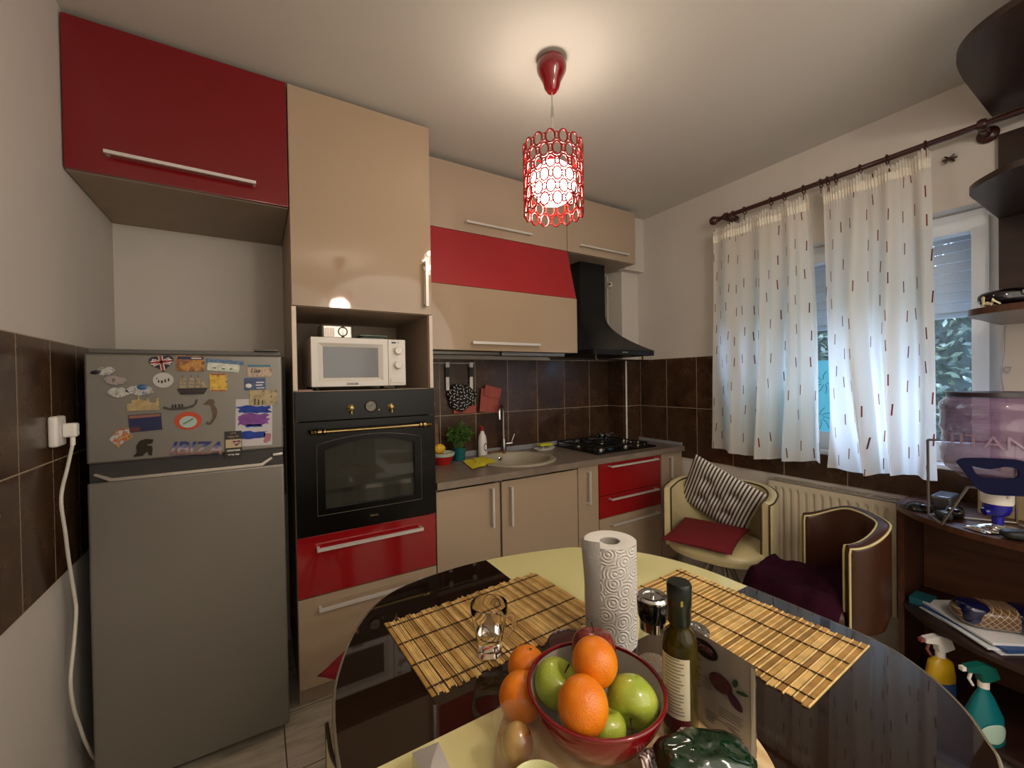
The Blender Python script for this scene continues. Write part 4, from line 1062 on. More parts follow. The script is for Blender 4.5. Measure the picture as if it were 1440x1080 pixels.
# ------------------------------------------------------------------ dark wood shelf unit on the right
wd_m = M('dark_walnut', '#2b1710', .4, var=.35, vscale=5, stretch=(1, 1, 8), Coat_Weight=.15)
wd_t = M('walnut_top', '#4a2a1c', .35, var=.3, vscale=8, stretch=(2, 8, 2), Coat_Weight=.2)
wd_e = M('walnut_edge', '#5c3524', .4, var=.2, vscale=30)
def arc(P, n=6): return [(p.x, p.y) for p in smooth_pts([(x, y, 0) for x, y in P], n)]
def board(parent, name, front, back, z0, z1, mtop, label=None):
    """front: curve points from the window side round to the near end"""
    poly = back[:1] + arc(front) + back[1:]
    o = obj(name, MB().prism(poly, lambda u, v, w: (u, v, z0 + (z1 - z0) * w)), mtop, parent, smooth=30)
    eb = [(x, y) for x, y in arc(front)]
    m = MB()
    for (a, b_) in zip(eb, eb[1:]):
        A = Vector((a[0], a[1], 0)); B = Vector((b_[0], b_[1], 0)); nrm = (B - A).cross(Vector((0, 0, 1))).normalized() * -.0016
        v = [m.bm.verts.new(q) for q in (Vector((a[0], a[1], z0)) + nrm, Vector((b_[0], b_[1], z0)) + nrm, Vector((b_[0], b_[1], z1)) + nrm, Vector((a[0], a[1], z1)) + nrm)]
        m._f(v)
    obj('edge_band', m, wd_e, o)
    return o
us = thing('wall_shelf_unit', (2.3, .1, 1.53), 'dark walnut wall shelves with rounded ends, right of the window', 'shelf unit')
obj('back_panel', MB().box(2.575, 2.598, -.6, .405, 1.554, 2.30), wd_m, us)
board(us, 'shelf', [(2.15, .42), (2.0, .405), (1.90, .345), (1.845, .24), (1.82, .1), (1.81, -.2)], [(2.572, .42), (2.572, -.2)], 2.378, 2.40, wd_m)
board(us, 'shelf', [(2.25, .405), (2.12, .40), (2.03, .34), (1.975, .26), (1.955, .1), (1.95, -.2)], [(2.572, .405), (2.572, -.2)], 1.962, 1.982, wd_m)
board(us, 'shelf', [(2.25, .40), (2.09, .40), (2.02, .355), (1.985, .28), (1.97, .1), (1.96, -.2)], [(2.572, .40), (2.572, -.2)], 1.530, 1.552, wd_t)
obj('top_panel', MB().box(2.575, 2.598, -.6, .415, 2.402, 2.55), wd_m, us)
obj('side_panel', MB().box(1.99, 2.572, -.222, -.202, 1.53, 2.55), wd_m, us)
# things on the lowest wall shelf
bg_ = thing('padded_case', (2.07, .33, 1.552), 'open black padded case with grey lining on the lowest wall shelf', 'case')
def shell(cx, cy, cz, rx_, ry_, rz_, a=0):
    m = MB(); m.ball((0, 0, 0), (rx_, ry_, rz_), 28, 16, lambda d: 1 / (abs(d.x) ** 3.2 + abs(d.y) ** 3.2 + abs(d.z) ** 3.2) ** (1 / 3.2))
    R_ = Matrix.Rotation(a, 4, 'Z')
    for v in m.bm.verts: v.co = R_ @ v.co + Vector((cx, cy, cz)); 
    return m
obj('shell', shell(2.10, .285, 1.5805, .10, .055, .028, math.radians(-40)), black_g, bg_)
obj('lining', shell(2.072, .235, 1.588, .055, .010, .013, math.radians(-40)), M('lining_grey', '#9c968c', .6), bg_)
ft2 = thing('ribbon_bow', (2.045, .325, 1.552), 'small cream ribbon bow at the tip of the lowest wall shelf', 'bow')
cr_ = MB()
for i in range(7):
    a = i * .9; cr_.tube([(2.03, .335, 1.556), (2.03 + .022 * math.cos(a), .335 + .018 * math.sin(a), 1.562 + .01 * (i % 3)), (2.03 + .03 * math.cos(a + .7), .335 + .022 * math.sin(a + .7), 1.557)], [.003, .006, .003], 6)
obj('ribbon', cr_, M('ribbon_cream', '#bdb48f', .5), ft2)
tag(obj('pink_trinket_dish', MB().lathe([(0, 1.5522), (.012, 1.5522), (.014, 1.62), (.045, 1.632), (.048, 1.638), (.01, 1.634), (0, 1.634)], (2.07, .14, 0), 24), M('rose_ceramic', '#a5655c', .3)), 'rose coloured footed trinket dish on the lowest wall shelf', 'dish')

# lower cabinet
lc = thing('low_shelf_cabinet', (2.35, .2, 0), 'dark walnut low cabinet with a rounded open front, right of the radiator', 'cabinet')
FT = [(2.42, .668), (2.34, .660), (2.26, .605), (2.19, .53), (2.125, .41), (2.095, .28), (2.08, .1), (2.08, -.35)]
FS = [(x + .012 if x < 2.4 else x, y - .012) for x, y in FT]
board(lc, 'top', FT, [(2.595, .668), (2.595, -.35)], .758, .781, wd_t)
board(lc, 'shelf', FS, [(2.575, .632), (2.575, -.35)], .352, .370, wd_m)
board(lc, 'bottom', FS, [(2.575, .632), (2.575, -.35)], .040, .058, wd_m)
obj('side_panel', MB().box(2.335, 2.595, .636, .656, .0005, .757), wd_t, lc)
obj('back_panel', MB().box(2.578, 2.596, -.35, .634, .0005, .757), M('walnut_back', '#5a3620', .5, var=.3, vscale=4, stretch=(1, 1, 8)), lc)
obj('side_panel', MB().box(2.10, 2.576, -.372, -.352, .0005, .757), wd_m, lc)

TZ = .7815
# inverted water bottle on its wire stand
JX, JY = 2.168, .352
st_ = thing('bottle_stand', (JX, JY, TZ), 'bent steel wire stand holding the big water bottle', 'stand')
m = MB(); sw = M('stand_wire', '#8f8983', .3, .9)
fx, fy = -.845, -.535      # towards the camera
rx2, ry2 = .535, -.845     # to the right
def JP(a, b_, z): return (JX + fx * a + rx2 * b_, JY + fy * a + ry2 * b_, z)
for s_ in (-1, 1):
    m.tube([JP(.05, s_ * .045, .945), JP(.07, s_ * .095, .95), JP(-.03, s_ * .125, TZ + .006), JP(-.08, s_ * .125, TZ + .006), JP(-.15, s_ * .12, TZ + .006), JP(-.155, s_ * .12, 1.08)], .0042, 10)
m.tube([JP(-.155, -.12, 1.08), JP(-.155, .12, 1.08)], .0042, 10); m.tube([JP(-.15, -.12, TZ + .006), JP(-.15, .12, TZ + .006)], .0042, 10)
obj('wire_frame', m, sw, st_)
wb = thing('water_bottle', (JX, JY, .98), 'large purple-tinted water bottle upside down on its wire stand', 'water bottle')
jm, t, b = base('jug_plastic', .08, 0, Alpha=.58); b.inputs['Base Color'].default_value = lin('#7b5a80'); b.inputs['Coat Weight'].default_value = .5
pr = [(.028, .925), (.030, .955), (.045, .962), (.085, .975), (.122, 1.005), (.132, 1.03), (.131, 1.05), (.134, 1.062), (.134, 1.07), (.129, 1.08), (.128, 1.13), (.134, 1.142), (.136, 1.152), (.133, 1.16), (.133, 1.205), (.137, 1.215), (.134, 1.235), (.115, 1.255), (.09, 1.262), (0, 1.258)]
tilt = Matrix.Identity(4)
obj('body', MB().lathe(pr, (JX, JY, 0), 56, caps=False), jm, wb, smooth=60)
obj('base_rim', MB().lathe([(.10, 1.262), (.118, 1.258), (.116, 1.272), (.10, 1.272)], (JX, JY, 0), 48), M('rim_dark', '#1b0d18', .4), wb)
# embossed lettering round the body
tx_ = text_mb('TITAN', .062, .002)
for v in tx_.bm.verts:
    a = math.atan2(fy, fx) + v.co.x / .134 * 1.15 - .60
    r = .1345 + v.co.z
    v.co = Vector((JX + r * math.cos(a), JY + r * math.sin(a), 1.108 + v.co.y + 0))
obj('embossed_name', tx_, M('emboss', '#a58fa2', .1, 0, Alpha=.5), wb)
# dark blue carrying handle, flat ring plate with a kidney shaped hole
hp = MB()
def hpt(u, v, w):
    p = Vector(JP(.143 - .012 * (v / .07) + w * .008, u - .055, 1.0 + v)); return p
outer = [(-.095, .045), (-.075, .058), (.0, .062), (.06, .058), (.085, .03), (.10, -.02), (.09, -.045), (.03, -.05), (-.03, -.05), (-.055, -.03), (-.07, 0)]
hole = [(-.06, .035), (-.02, .028), (.02, .038), (.045, .03), (.04, .005), (.0, -.0), (-.045, .005)]
hp.prism(arc(outer + outer[:1])[:-1], hpt, holes=[arc(hole + hole[:1])[:-1]])
obj('carry_handle', hp, M('handle_navy', '#07092c', .6, Specular_IOR_Level=.08), wb)
cpz = MB().lathe([(0, .905), (.036, .905), (.038, .91), (.038, .94), (.036, .944), (.024, .9445), (.024, .9445)], (0, 0, 0), 32)
nx, ny, _ = JP(.078, -.028, 0)
for v in cpz.bm.verts: v.co += Vector((nx, ny, 0))
nk = MB().lathe([(.030, .9445), (.030, .972), (.05, .985)], (nx, ny, 0), 28, caps=False)
obj('neck', nk, jm, wb)
cz = obj('cap', cpz, white_m, wb)
a_ = Vector((nx, ny, 0)); f3 = Vector((fx, fy, 0)); r3 = Vector((rx2, ry2, 0))
obj('pull_tab', MB().tube([a_ + f3 * .036 + r3 * .01 + Vector((0, 0, .93)), a_ + f3 * .037 + r3 * .012 + Vector((0, 0, .96))], .006, 10), white_m, cz)
bt = MB().lathe([(0, .9045), (.033, .9045), (.034, .89), (.028, .872), (.018, .862), (0, .86)], (nx, ny, 0), 28)
bt.tube([a_ + Vector((0, 0, .868)), a_ + f3 * .004 + Vector((0, 0, .835))], [.016, .013], 16)
bt.tube([a_ + Vector((0, 0, .885)), a_ - r3 * .036 + f3 * .01 + Vector((0, 0, .875))], [.014, .012], 12)
obj('blue_tap', bt, M('tap_blue', '#10128a', .2, Coat_Weight=.4), wb)

# clutter on the cabinet top
def mouse_like(name, cx, cy, rx_, ry_, rz_, a, mt, lab, cat):
    return tag(obj(name, shell(cx, cy, TZ + rz_ + .0005, rx_, ry_, rz_, a), mt), lab, cat)
ad = thing('power_adapter', (2.29, .585, TZ), 'shiny black domed charger at the rounded corner of the low cabinet', 'charger')
obj('dome', MB().lathe([(0, .8118), (.018, .8105), (.034, .803), (.041, .79), (.043, .7895), (.043, TZ + .0005), (0, TZ + .0005)], (2.30, .58, 0), 32), black_g, ad)
obj('cord', MB().tube(smooth_pts([(2.33, .55, .795), (2.36, .53, .82), (2.39, .48, .80), (2.45, .44, .79)]), .002, 6), black_m, ad)
mouse_like('small_pouch', 2.225, .49, .030, .020, .016, .6, M('pouch_slate', '#262c30', .4), 'small slate grey pouch in front of the black charger on the low cabinet', 'pouch')
mouse_like('oval_case', 2.285, .475, .042, .028, .020, .2, black_g, 'glossy black oval case behind the wire stand on the low cabinet', 'case')
gb_ = thing('wrapped_packet', (2.42, .54, TZ), 'grey metallic wrapped packet standing at the back of the low cabinet', 'packet')
mbg = MB().grid(16, 12, lambda u, v: (2.38 + u * .12, .60 - u * .12 + .01 * nz(u * 5, v * 5), TZ + .001 + v * .07 * (1 - .3 * u)), )
m_ = MB(); m_.box(2.36, 2.50, .50, .56, TZ + .0005, TZ + .055, .012, 3)
for v in m_.bm.verts: v.co += Vector((.006 * nz(v.co.x * 30, v.co.y * 30, 1), .006 * nz(v.co.z * 30, v.co.y * 30, 7), .006 * abs(nz(v.co.x * 30, v.co.z * 30, 3))))
obj('wrap', m_, M('grey_foil', '#57585c', .3, .5), gb_)
fp = MB(); fp.grid(26, 16, lambda u, v: (2.16 + .10 * u - .03 * v, .43 - .09 * u - .06 * v + 0, TZ + .003 + .022 * math.sin(PI * min(1, max(0, v))) * math.sin(PI * u) ** .5 + .006 * abs(nz(u * 9, v * 9, 4))))
tag(obj('foil_packet', fp, M('silver_foil', '#b5b0a8', .22, .9), smooth=0), 'crumpled silver foil packet under the water bottle stand', 'foil packet')
mouse_like('black_pouch', 2.16, .285, .060, .028, .016, -.9, black_m, 'flat black pouch under the blue tap of the water bottle', 'pouch')
mouse_like('black_bag', 2.20, .13, .045, .055, .024, .2, black_m, 'lumpy black bag at the right end of the low cabinet top', 'bag')
ob = thing('cardboard_box', (2.40, .30, TZ), 'beige cardboard box behind the water bottle on the low cabinet', 'box')
obj('box', MB().box(2.43, 2.555, .16, .44, TZ + .0005, .90, .003), M('card_beige', '#8d7b58', .7), ob)
obj('lid_flap', MB().box(2.425, 2.56, .155, .445, .9005, .906, .001), M('card_beige_b', '#9d8a64', .7), ob)

# on the shelf: magazines, packed loaf
SZ = .3705
mags = [(2.325, .40, .30, .22, .004, -34, '#c9cdd2', 'white magazine at the bottom of the pile on the cabinet shelf'),
        (2.32, .41, .29, .21, .006, -40, '#d9dfe0', 'pale green and white magazine second in the pile on the shelf'),
        (2.33, .395, .30, .215, .007, -31, '#234a86', 'blue-covered magazine in the pile on the cabinet shelf'),
        (2.335, .41, .29, .21, .009, -37, '#e2e2e4', 'white paper stack on top of the magazine pile')]
z = SZ
for cx, cy, w_, d_, h_, an, colr_, lab in mags:
    m = MB().box(-w_ / 2, w_ / 2, -d_ / 2, d_ / 2, 0, h_, .0015); 
    o = obj('magazine', m, [M('mag_paper', colr_, .4)], local=True); o.location = (cx, cy, z + .0005); o.rotation_euler = (0, 0, math.radians(an + 90)); tag(o, lab, 'magazine')
    pg_ = obj('page_edges', MB().box(-w_ / 2 + .002, w_ / 2 + .0005, -d_ / 2 - .0005, d_ / 2 - .002, .001, h_ - .001), M('page_edges', '#c6c6c0', .7), o, local=True)
    z += h_ + .0006
lf_ = thing('wrapped_loaf', (2.33, .36, z), 'sliced brown loaf in clear and navy wrap on top of the magazines', 'bread')
R_ = math.radians(-50)
loaf = shell(2.31, .38, z + .043, .115, .062, .042, R_)
lm2, t, b = base('loaf_net', .3)
cw = t.new('ShaderNodeTexCoord').outputs['Object']; mp = t.mapping(cw, (1, 1, 1)); mp.node.inputs['Rotation'].default_value = (0, 0, .9) 
sx = t.new('ShaderNodeSeparateXYZ'); t.link(mp, sx.inputs[0])
d1 = t.math('LESS_THAN', t.math('FRACT', t.math('MULTIPLY', t.math('ADD', sx.outputs[0], sx.outputs[2]), 45)), .12)
d2 = t.math('LESS_THAN', t.math('FRACT', t.math('MULTIPLY', t.math('SUBTRACT', sx.outputs[0], sx.outputs[2]), 45)), .12)
t.link(t.mix(t.math('MAXIMUM', d1, d2), lin('#6a4c32'), lin('#b8a88c')), b.inputs['Base Color']); b.inputs['Coat Weight'].default_value = .8
obj('loaf', loaf, lm2, lf_)
nv = M('wrap_navy', '#10143a', .2, Coat_Weight=.6)
obj('wrap_end', shell(2.355, .315, z + .044, .05, .066, .0435, R_), nv, lf_)
obj('wrap_band', shell(2.262, .425, z + .050, .045, .050, .041, R_), nv, lf_)
tag(obj('teal_book', MB().box(2.33, 2.42, .555, .62, SZ + .0005, SZ + .03, .002), M('teal_cover', '#1d5a66', .4)), 'small teal book at the left end of the cabinet shelf', 'book')

# spray bottles below
def spray(cx, cy, z0, label, body_prof, bm_m, head_m, neck_z, a, trig, extra):
    s = thing('spray_bottle', (cx, cy, z0), label, 'spray bottle', None)
    flat = Matrix.Rotation(a, 4, 'Z') @ Matrix.Diagonal((1, .62, 1, 1))
    obj('body', MB().lathe(body_prof, (cx, cy, 0), 32, M4=flat), bm_m, s)
    ca, sa = math.cos(a), math.sin(a)
    def D(f_, z): return Vector((cx + ca * f_, cy + sa * f_, z))
    nk = obj('collar', MB().lathe([(.015, neck_z), (.015, neck_z + .022), (0, neck_z + .022)], (cx, cy, 0), 20), white_m, s)
    h = MB(); 
    for q in range(1): h.prism([(-.045, .012), (-.03, .05), (.01, .062), (.062, .052), (.064, .036), (.018, .030), (.014, 0), (-.014, 0)], lambda u, v, w: D(u, neck_z + .0225 + v) + Vector((-sa, ca, 0)) * (w - .5) * .024)
    hd_ = obj('spray_head', h, head_m, s, smooth=30)
    obj('nozzle', MB().bar(D(.0645, neck_z + .0665), D(.078, neck_z + .066), .014), trig, hd_)
    obj('trigger', MB().tube([D(.042, neck_z + .055), D(.050, neck_z + .03), D(.036, neck_z + .006)], [.005, .005, .004], 8), trig, hd_)
    return s
ya = math.atan2(.35, -.55)
s1 = spray(2.215, .50, .0585, 'yellow spray bottle with white head in the bottom of the low cabinet', [(0, .0585), (.045, .0585), (.05, .065), (.05, .19), (.042, .235), (.018, .252), (0, .252)], M('yellow_plastic', '#c79f16', .35), white_m, .2525, ya, M('nozzle_red', '#8a4a44', .4), None)
obj('label_band', MB().lathe([(.0506, .09), (.0508, .165), (.049, .165)], (2.215, .50, 0), 32, M4=Matrix.Rotation(ya, 4, 'Z') @ Matrix.Diagonal((1, .63, 1, 1)), caps=False), M('band_blue', '#2f4f86', .4), s1)
s2 = spray(2.135, .375, .0585, 'teal spray bottle with green head beside the yellow one in the low cabinet', [(0, .0585), (.055, .0585), (.062, .067), (.058, .15), (.03, .215), (.018, .235), (.017, .245), (0, .245)], M('teal_plastic', '#0d6b72', .3), M('green_head', '#0f5a50', .35), .2455, ya, white_m, None)
lbm = MB().ball((0, 0, 0), (.042, .003, .034), 24, 10)
R_ = Matrix.Rotation(ya, 4, 'Z')
f5 = Vector((-.84, -.54, 0)) * .0
for v in lbm.bm.verts:
    x, z_ = v.co.x, v.co.z; v.co = R_ @ Vector((x, 1.0 * math.sqrt(max(0, 1 - (x / .062) ** 2)) * .0385 + .001 + v.co.y, z_)) + Vector((2.135, .375, .11))
obj('label_front', lbm, M('label_mint', '#a8c8b8', .4), s2)
# ------------------------------------------------------------------ table
TCX, TCY, TH = .63, .65, .75
prof = {}
pts_ = [(-.531, .03), (-.521, .152), (-.497, .256), (-.43, .403), (-.326, .515), (-.158, .557), (.033, .553), (.241, .504), (.331, .459), (.462, .321), (.525, .151), (.533, -.018), (.534, -.172), (.525, -.298), (.483, -.376), (.422, -.437), (.356, -.478), (.305, -.501), (.15, -.53), (-.03, -.54), (-.24, -.50), (-.40, -.40), (-.49, -.26), (-.53, -.10)]
def outline(scale=1.0):
    P = pts_ + pts_[:3]; out = []
    Q = [Vector((x, y, 0)) for x, y in P]
    n = len(pts_)
    for i in range(n):
        a, b_, c_, d_ = Q[(i - 1) % n], Q[i], Q[(i + 1) % n], Q[(i + 2) % n]
        for k in range(5):
            t_ = k / 5; p = .5 * ((2 * b_) + (-a + c_) * t_ + (2 * a - 5 * b_ + 4 * c_ - d_) * t_ * t_ + (-a + 3 * b_ - 3 * c_ + d_) * t_ ** 3)
            r = p.length; s_ = (r + scale - 1) / r if scale != 1 else 1
            out.append((TCX + p.x * s_, TCY + p.y * s_))
    return out[::-1] if False else out
tbl = thing('dining_table', (TCX, TCY, 0), 'rounded glass-topped dining table in dark brown and pale yellow quarters', 'table')
OL = outline()
edge_m = M('table_edge', '#241811', .35, Coat_Weight=.3)
# glass top: four quarters of back-painted glass as one plate, colours by material
tg_b, t, b = base('glass_brown', .03, 0); b.inputs['Base Color'].default_value = lin('#1d110a'); b.inputs['Specular IOR Level'].default_value = .45
tg_y, t, b = base('glass_yellow', .06, 0, Coat_Weight=.6); b.inputs['Base Color'].default_value = lin('#d8d195')
def clip(poly, sx, sy):
    def cut(P, ax, s_, c0):
        out = []
        for i in range(len(P)):
            a, b_ = P[i], P[(i + 1) % len(P)]
            da, db = s_ * (a[ax] - c0), s_ * (b_[ax] - c0)
            if da >= 0: out.append(a)
            if (da > 0 > db) or (da < 0 < db):
                t_ = da / (da - db); out.append((a[0] + (b_[0] - a[0]) * t_, a[1] + (b_[1] - a[1]) * t_))
        return out
    return cut(cut(poly, 0, sx, TCX), 1, sy, TCY)
mg = MB()
for sx_, sy_, mi in ((-1, 1, 0), (1, 1, 1), (-1, -1, 1), (1, -1, 0)):
    mg.mi = mi; P = clip(OL, sx_, sy_); mg.prism(P, lambda u, v, w: (u, v, TH - .008 + w * .008))
obj('table_top', mg, [tg_b, tg_y], tbl, smooth=30)
inner = [(TCX + (x - TCX) * .985, TCY + (y - TCY) * .985) for x, y in OL]
obj('under_frame', MB().prism(inner, lambda u, v, w: (u, v, TH - .030 + w * .0215)), edge_m, tbl, smooth=30)
rimg = MB().tube([(x, y, TH - .004) for x, y in [(TCX + (x - TCX) * 1.003, TCY + (y - TCY) * 1.003) for x, y in OL]], .0042, 8, closed=True)
obj('glass_edge', rimg, M('glass_edge', '#6d6455', .12, 0, Coat_Weight=.5), tbl)
for a, r in ((45, .40), (-45, .40), (225, .36), (135, .36)):
    x, y = TCX + r * math.cos(math.radians(a)) * .9, TCY + r * math.sin(math.radians(a)) * .9
    if a == 135: x, y = TCX - .12, TCY + .14
    if a == 45: x, y = TCX + .18, TCY + .26
    if a == 225: x, y = TCX - .2, TCY - .28
    if a == -45: x, y = TCX + .26, TCY - .26
    obj('leg', MB().box(x - .03, x + .03, y - .03, y + .03, .0005, TH - .0305, .004), edge_m, tbl)

# ------------------------------------------------------------------ bamboo placemats
bam = []
for i, c_ in enumerate(('#a9803f', '#bd9451', '#d0ab68', '#8f6932', '#e0c184')):
    bam.append(M('bamboo_%d' % i, c_, .5, var=.22, vscale=30, stretch=(1, 1, 1)))
thr = M('mat_thread', '#2a160c', .8)
def placemat(cx, cy, L, W, rot, label, seed):
    """slats run along local y, stacked along local x"""
    t_ = thing('bamboo_placemat', (cx, cy, TH), label, 'placemat', 'bamboo placemats on the table', rot=(0, 0, rot))
    rn = random.Random(seed); m = MB(); x = -L / 2; k = 0
    while x < L / 2:
        w_ = rn.choice((.0085, .0095, .007, .010)) if k % 2 == 0 else .0028
        if x + w_ > L / 2 + .004: break
        j0, j1 = rn.uniform(-.006, .005), rn.uniform(-.006, .005)
        h_ = .0026 if k % 2 == 0 else .0036
        m.mi = rn.choice((0, 1, 1, 2, 2, 0, 3)) if k % 2 == 0 else 4
        sk = rn.uniform(-.0012, .0012)
        v = [m.bm.verts.new(p) for p in ((x + sk, -W / 2 + j0, .0006), (x + w_ + sk, -W / 2 + j0, .0006), (x + w_, W / 2 + j1, .0006), (x, W / 2 + j1, .0006), (x + sk + .0006, -W / 2 + j0, h_), (x + w_ + sk - .0006, -W / 2 + j0, h_), (x + w_ - .0006, W / 2 + j1, h_), (x + .0006, W / 2 + j1, h_))]
        for q in ((0, 3, 2, 1), (4, 5, 6, 7), (0, 1, 5, 4), (1, 2, 6, 5), (2, 3, 7, 6), (3, 0, 4, 7)): m._f([v[i] for i in q])
        x += w_ + rn.uniform(.0006, .0014); k += 1
    obj('slats', m, bam, t_, local=True, smooth=20)
    for q in (-.42, -.145, .145, .42):
        for ph in (0, 1):
            P = []; n = 76
            for i in range(n + 1):
                xx = -L / 2 + L * i / n
                P.append((xx, q * W + .0021 * math.sin(i * PI / 2 + ph * PI), .0037 + .0009 * math.cos(i * PI / 2 + ph * PI)))
            obj('thread', MB().tube(P, .00085, 4), thr, t_, local=True, smooth=60) if ph == 0 else obj('thread', MB().tube(P, .00085, 4), thr, t_, local=True, smooth=60)
placemat(.487, .892, .455, .285, math.radians(3), 'bamboo slat placemat under the drinking glass, left of the paper roll', 1)
placemat(.962, .585, .455, .29, math.radians(-88), 'bamboo slat placemat on the right side of the table, empty', 2)
MT = TH + .0045

# ------------------------------------------------------------------ glass mug with water
cg = glass('clear_glass', '#ffffff', 0, 1.22)
wat = glass('water', '#ffffff', 0, 1.33)
gx, gy = .414, .784
gm = thing('drinking_glass', (gx, gy, MT), 'small clear glass mug of water standing on the left placemat', 'glass')
obj('body', MB().lathe([(0, MT), (.024, MT), (.0265, MT + .004), (.0275, MT + .03), (.0385, MT + .088), (.0395, MT + .108), (.0385, MT + .109), (.0372, MT + .106), (.0362, MT + .088), (.0248, MT + .031), (.022, MT + .014), (0, MT + .013)], (gx, gy, 0), 48, caps=False), cg, gm, smooth=50)
obj('water', MB().lathe([(0, MT + .0135), (.0216, MT + .0145), (.0243, MT + .031), (.0282, MT + .052), (0, MT + .052)], (gx, gy, 0), 48, caps=False), wat, gm)
hx = math.radians(-20)
def GD(r, z): return (gx + r * math.cos(hx), gy + r * math.sin(hx), MT + z)
obj('handle', MB().tube(smooth_pts([GD(.0365, .076), GD(.050, .078), GD(.055, .064), GD(.052, .046), GD(.040, .036), GD(.031, .034)]), .0042, 10), cg, gm)

# ------------------------------------------------------------------ paper roll
PRX, PRY, PT, PBZ = .672, .684, .976, TH + .001
pm, t, b = base('roll_paper', .95); b.inputs['Base Color'].default_value = lin('#dcd8d0')
uv = t.new('ShaderNodeTexCoord').outputs['UV']
mp = t.mapping(uv, (9, 6, 1)); vo = t.new('ShaderNodeTexVoronoi', voronoi_dimensions='2D'); vo.inputs['Scale'].default_value = 1.15; vo.inputs['Randomness'].default_value = .75; t.link(mp, vo.inputs['Vector'])
rg = t.math('SINE', t.math('MULTIPLY', vo.outputs['Distance'], 30))
t.link(t.bump(t.math('ADD', t.math('MULTIPLY', rg, .8), t.math('MULTIPLY', t.noise(mp, 60, 2), .5)), .75, .0022), b.inputs['Normal'])
kr = thing('paper_towel_roll', (PRX, PRY, PBZ), 'tall roll of white embossed kitchen paper standing between the placemats', 'paper roll')
RR = .0585
sp_ = MB()
def side(u, v):
    a = 2 * PI * u; r = RR * (1 - .03 * (1 - v) - .012 * math.sin(v * 9) * .3) + .0012 * nz(math.cos(a) * 2, math.sin(a) * 2, v * 7)
    return (PRX + r * math.cos(a), PRY + r * math.sin(a), PBZ + (PT - PBZ) * v)
sp_.grid(96, 40, side, uv=True)
obj('outer_sheet', sp_, pm, kr, smooth=180)
tm_, t, b = base('roll_layers', .95); b.inputs['Base Color'].default_value = lin('#d6d2ca')
top = MB().lathe([(RR - .001, PT), (RR - .006, PT + .0008), (.03, PT - .001), (.0225, PT - .002)], (PRX, PRY, 0), 64, caps=False)
top.lathe([(.0225, PT - .002), (.0215, PT - .06), (.0215, PBZ)], (PRX, PRY, 0), 64, caps=False)
top.lathe([(.0215, PBZ + .0005), (RR * .96, PBZ + .0005)], (PRX, PRY, 0), 64, caps=False)
obj('layers', top, tm_, kr, smooth=30)
obj('core', MB().lathe([(.0212, PT - .003), (.0205, PT - .003), (.0205, PBZ + .001)], (PRX, PRY, 0), 48, caps=False), M('card_core', '#9d978c', .9), kr)
fl = MB()
def flap(u, v):
    a = math.radians(205) - u * math.radians(42); r = RR + .001 + .012 * u * (v ** 2)
    return (PRX + r * math.cos(a), PRY + r * math.sin(a), PT - .20 + .20 * v + .014 * v ** 3 * (1 - .2 * u))
fl.grid(14, 24, flap, uv=True)
obj('loose_end', fl, pm, kr, smooth=180)

# ------------------------------------------------------------------ brown tin by the bowl
tnx, tny = .533, .655
tn = thing('lidded_tin', (tnx, tny, TH), 'round dark brown tin with embossed lid between glass and paper roll', 'tin')
tn_m = M('tin_brown', '#1c0e0c', .22, Coat_Weight=.5)
z0 = MT + .002
obj('body', MB().lathe([(0, z0), (.045, z0), (.047, z0 + .003), (.047, z0 + .038), (0, z0 + .038)], (tnx, tny, 0), 44), tn_m, tn)
ld_ = obj('lid', MB().lathe([(.0475, z0 + .030), (.0495, z0 + .032), (.0495, z0 + .048), (.047, z0 + .050), (.0455, z0 + .0475), (0, z0 + .0478)], (tnx, tny, 0), 44), M('lid_brown', '#2a1512', .25, Coat_Weight=.5), tn)
sc2 = MB()
for i in range(5):
    a = i * 1.3; sc2.tube([(tnx + .012 + .006 * math.cos(a + q) + .004 * q - .01, tny - .004 + .007 * math.sin(a + q * 1.5), z0 + .0482) for q in (0, .8, 1.6, 2.4)], .0008, 5)
obj('lid_motif', sc2, M('motif_pink', '#8d7470', .3), ld_)

# ------------------------------------------------------------------ round tray
TRX, TRY, TR = .478, .452, .205
tz = TH + .024
tr_ = thing('round_tray', (TRX, TRY, TH), 'round pale wooden turntable under the fruit bowl and the bottle', 'tray')
tw_m2, t, b = base('tray_wood', .5)
wv = t.new('ShaderNodeTexWave'); wv.inputs['Scale'].default_value = 12; wv.inputs['Distortion'].default_value = 3; wv.inputs['Detail'].default_value = 3
t.link(t.mapping(t.new('ShaderNodeTexCoord').outputs['Object'], (1, .2, 1)), wv.inputs['Vector'])
t.link(t.ramp(wv.outputs['Fac'], [(0, '#c9a877'), (1, '#dcc398')]), b.inputs['Base Color'])
obj('plate', MB().lathe([(0, tz - .014), (TR - .004, tz - .014), (TR, tz - .010), (TR, tz - .003), (TR - .003, tz), (0, tz)], (TRX, TRY, 0), 72), tw_m2, tr_)
obj('turning_foot', MB().lathe([(0, TH + .0008), (.07, TH + .0008), (.07, TH + .0095), (0, TH + .0095)], (TRX, TRY, 0), 36), tw_m2, tr_)
TZ2 = tz + .0005

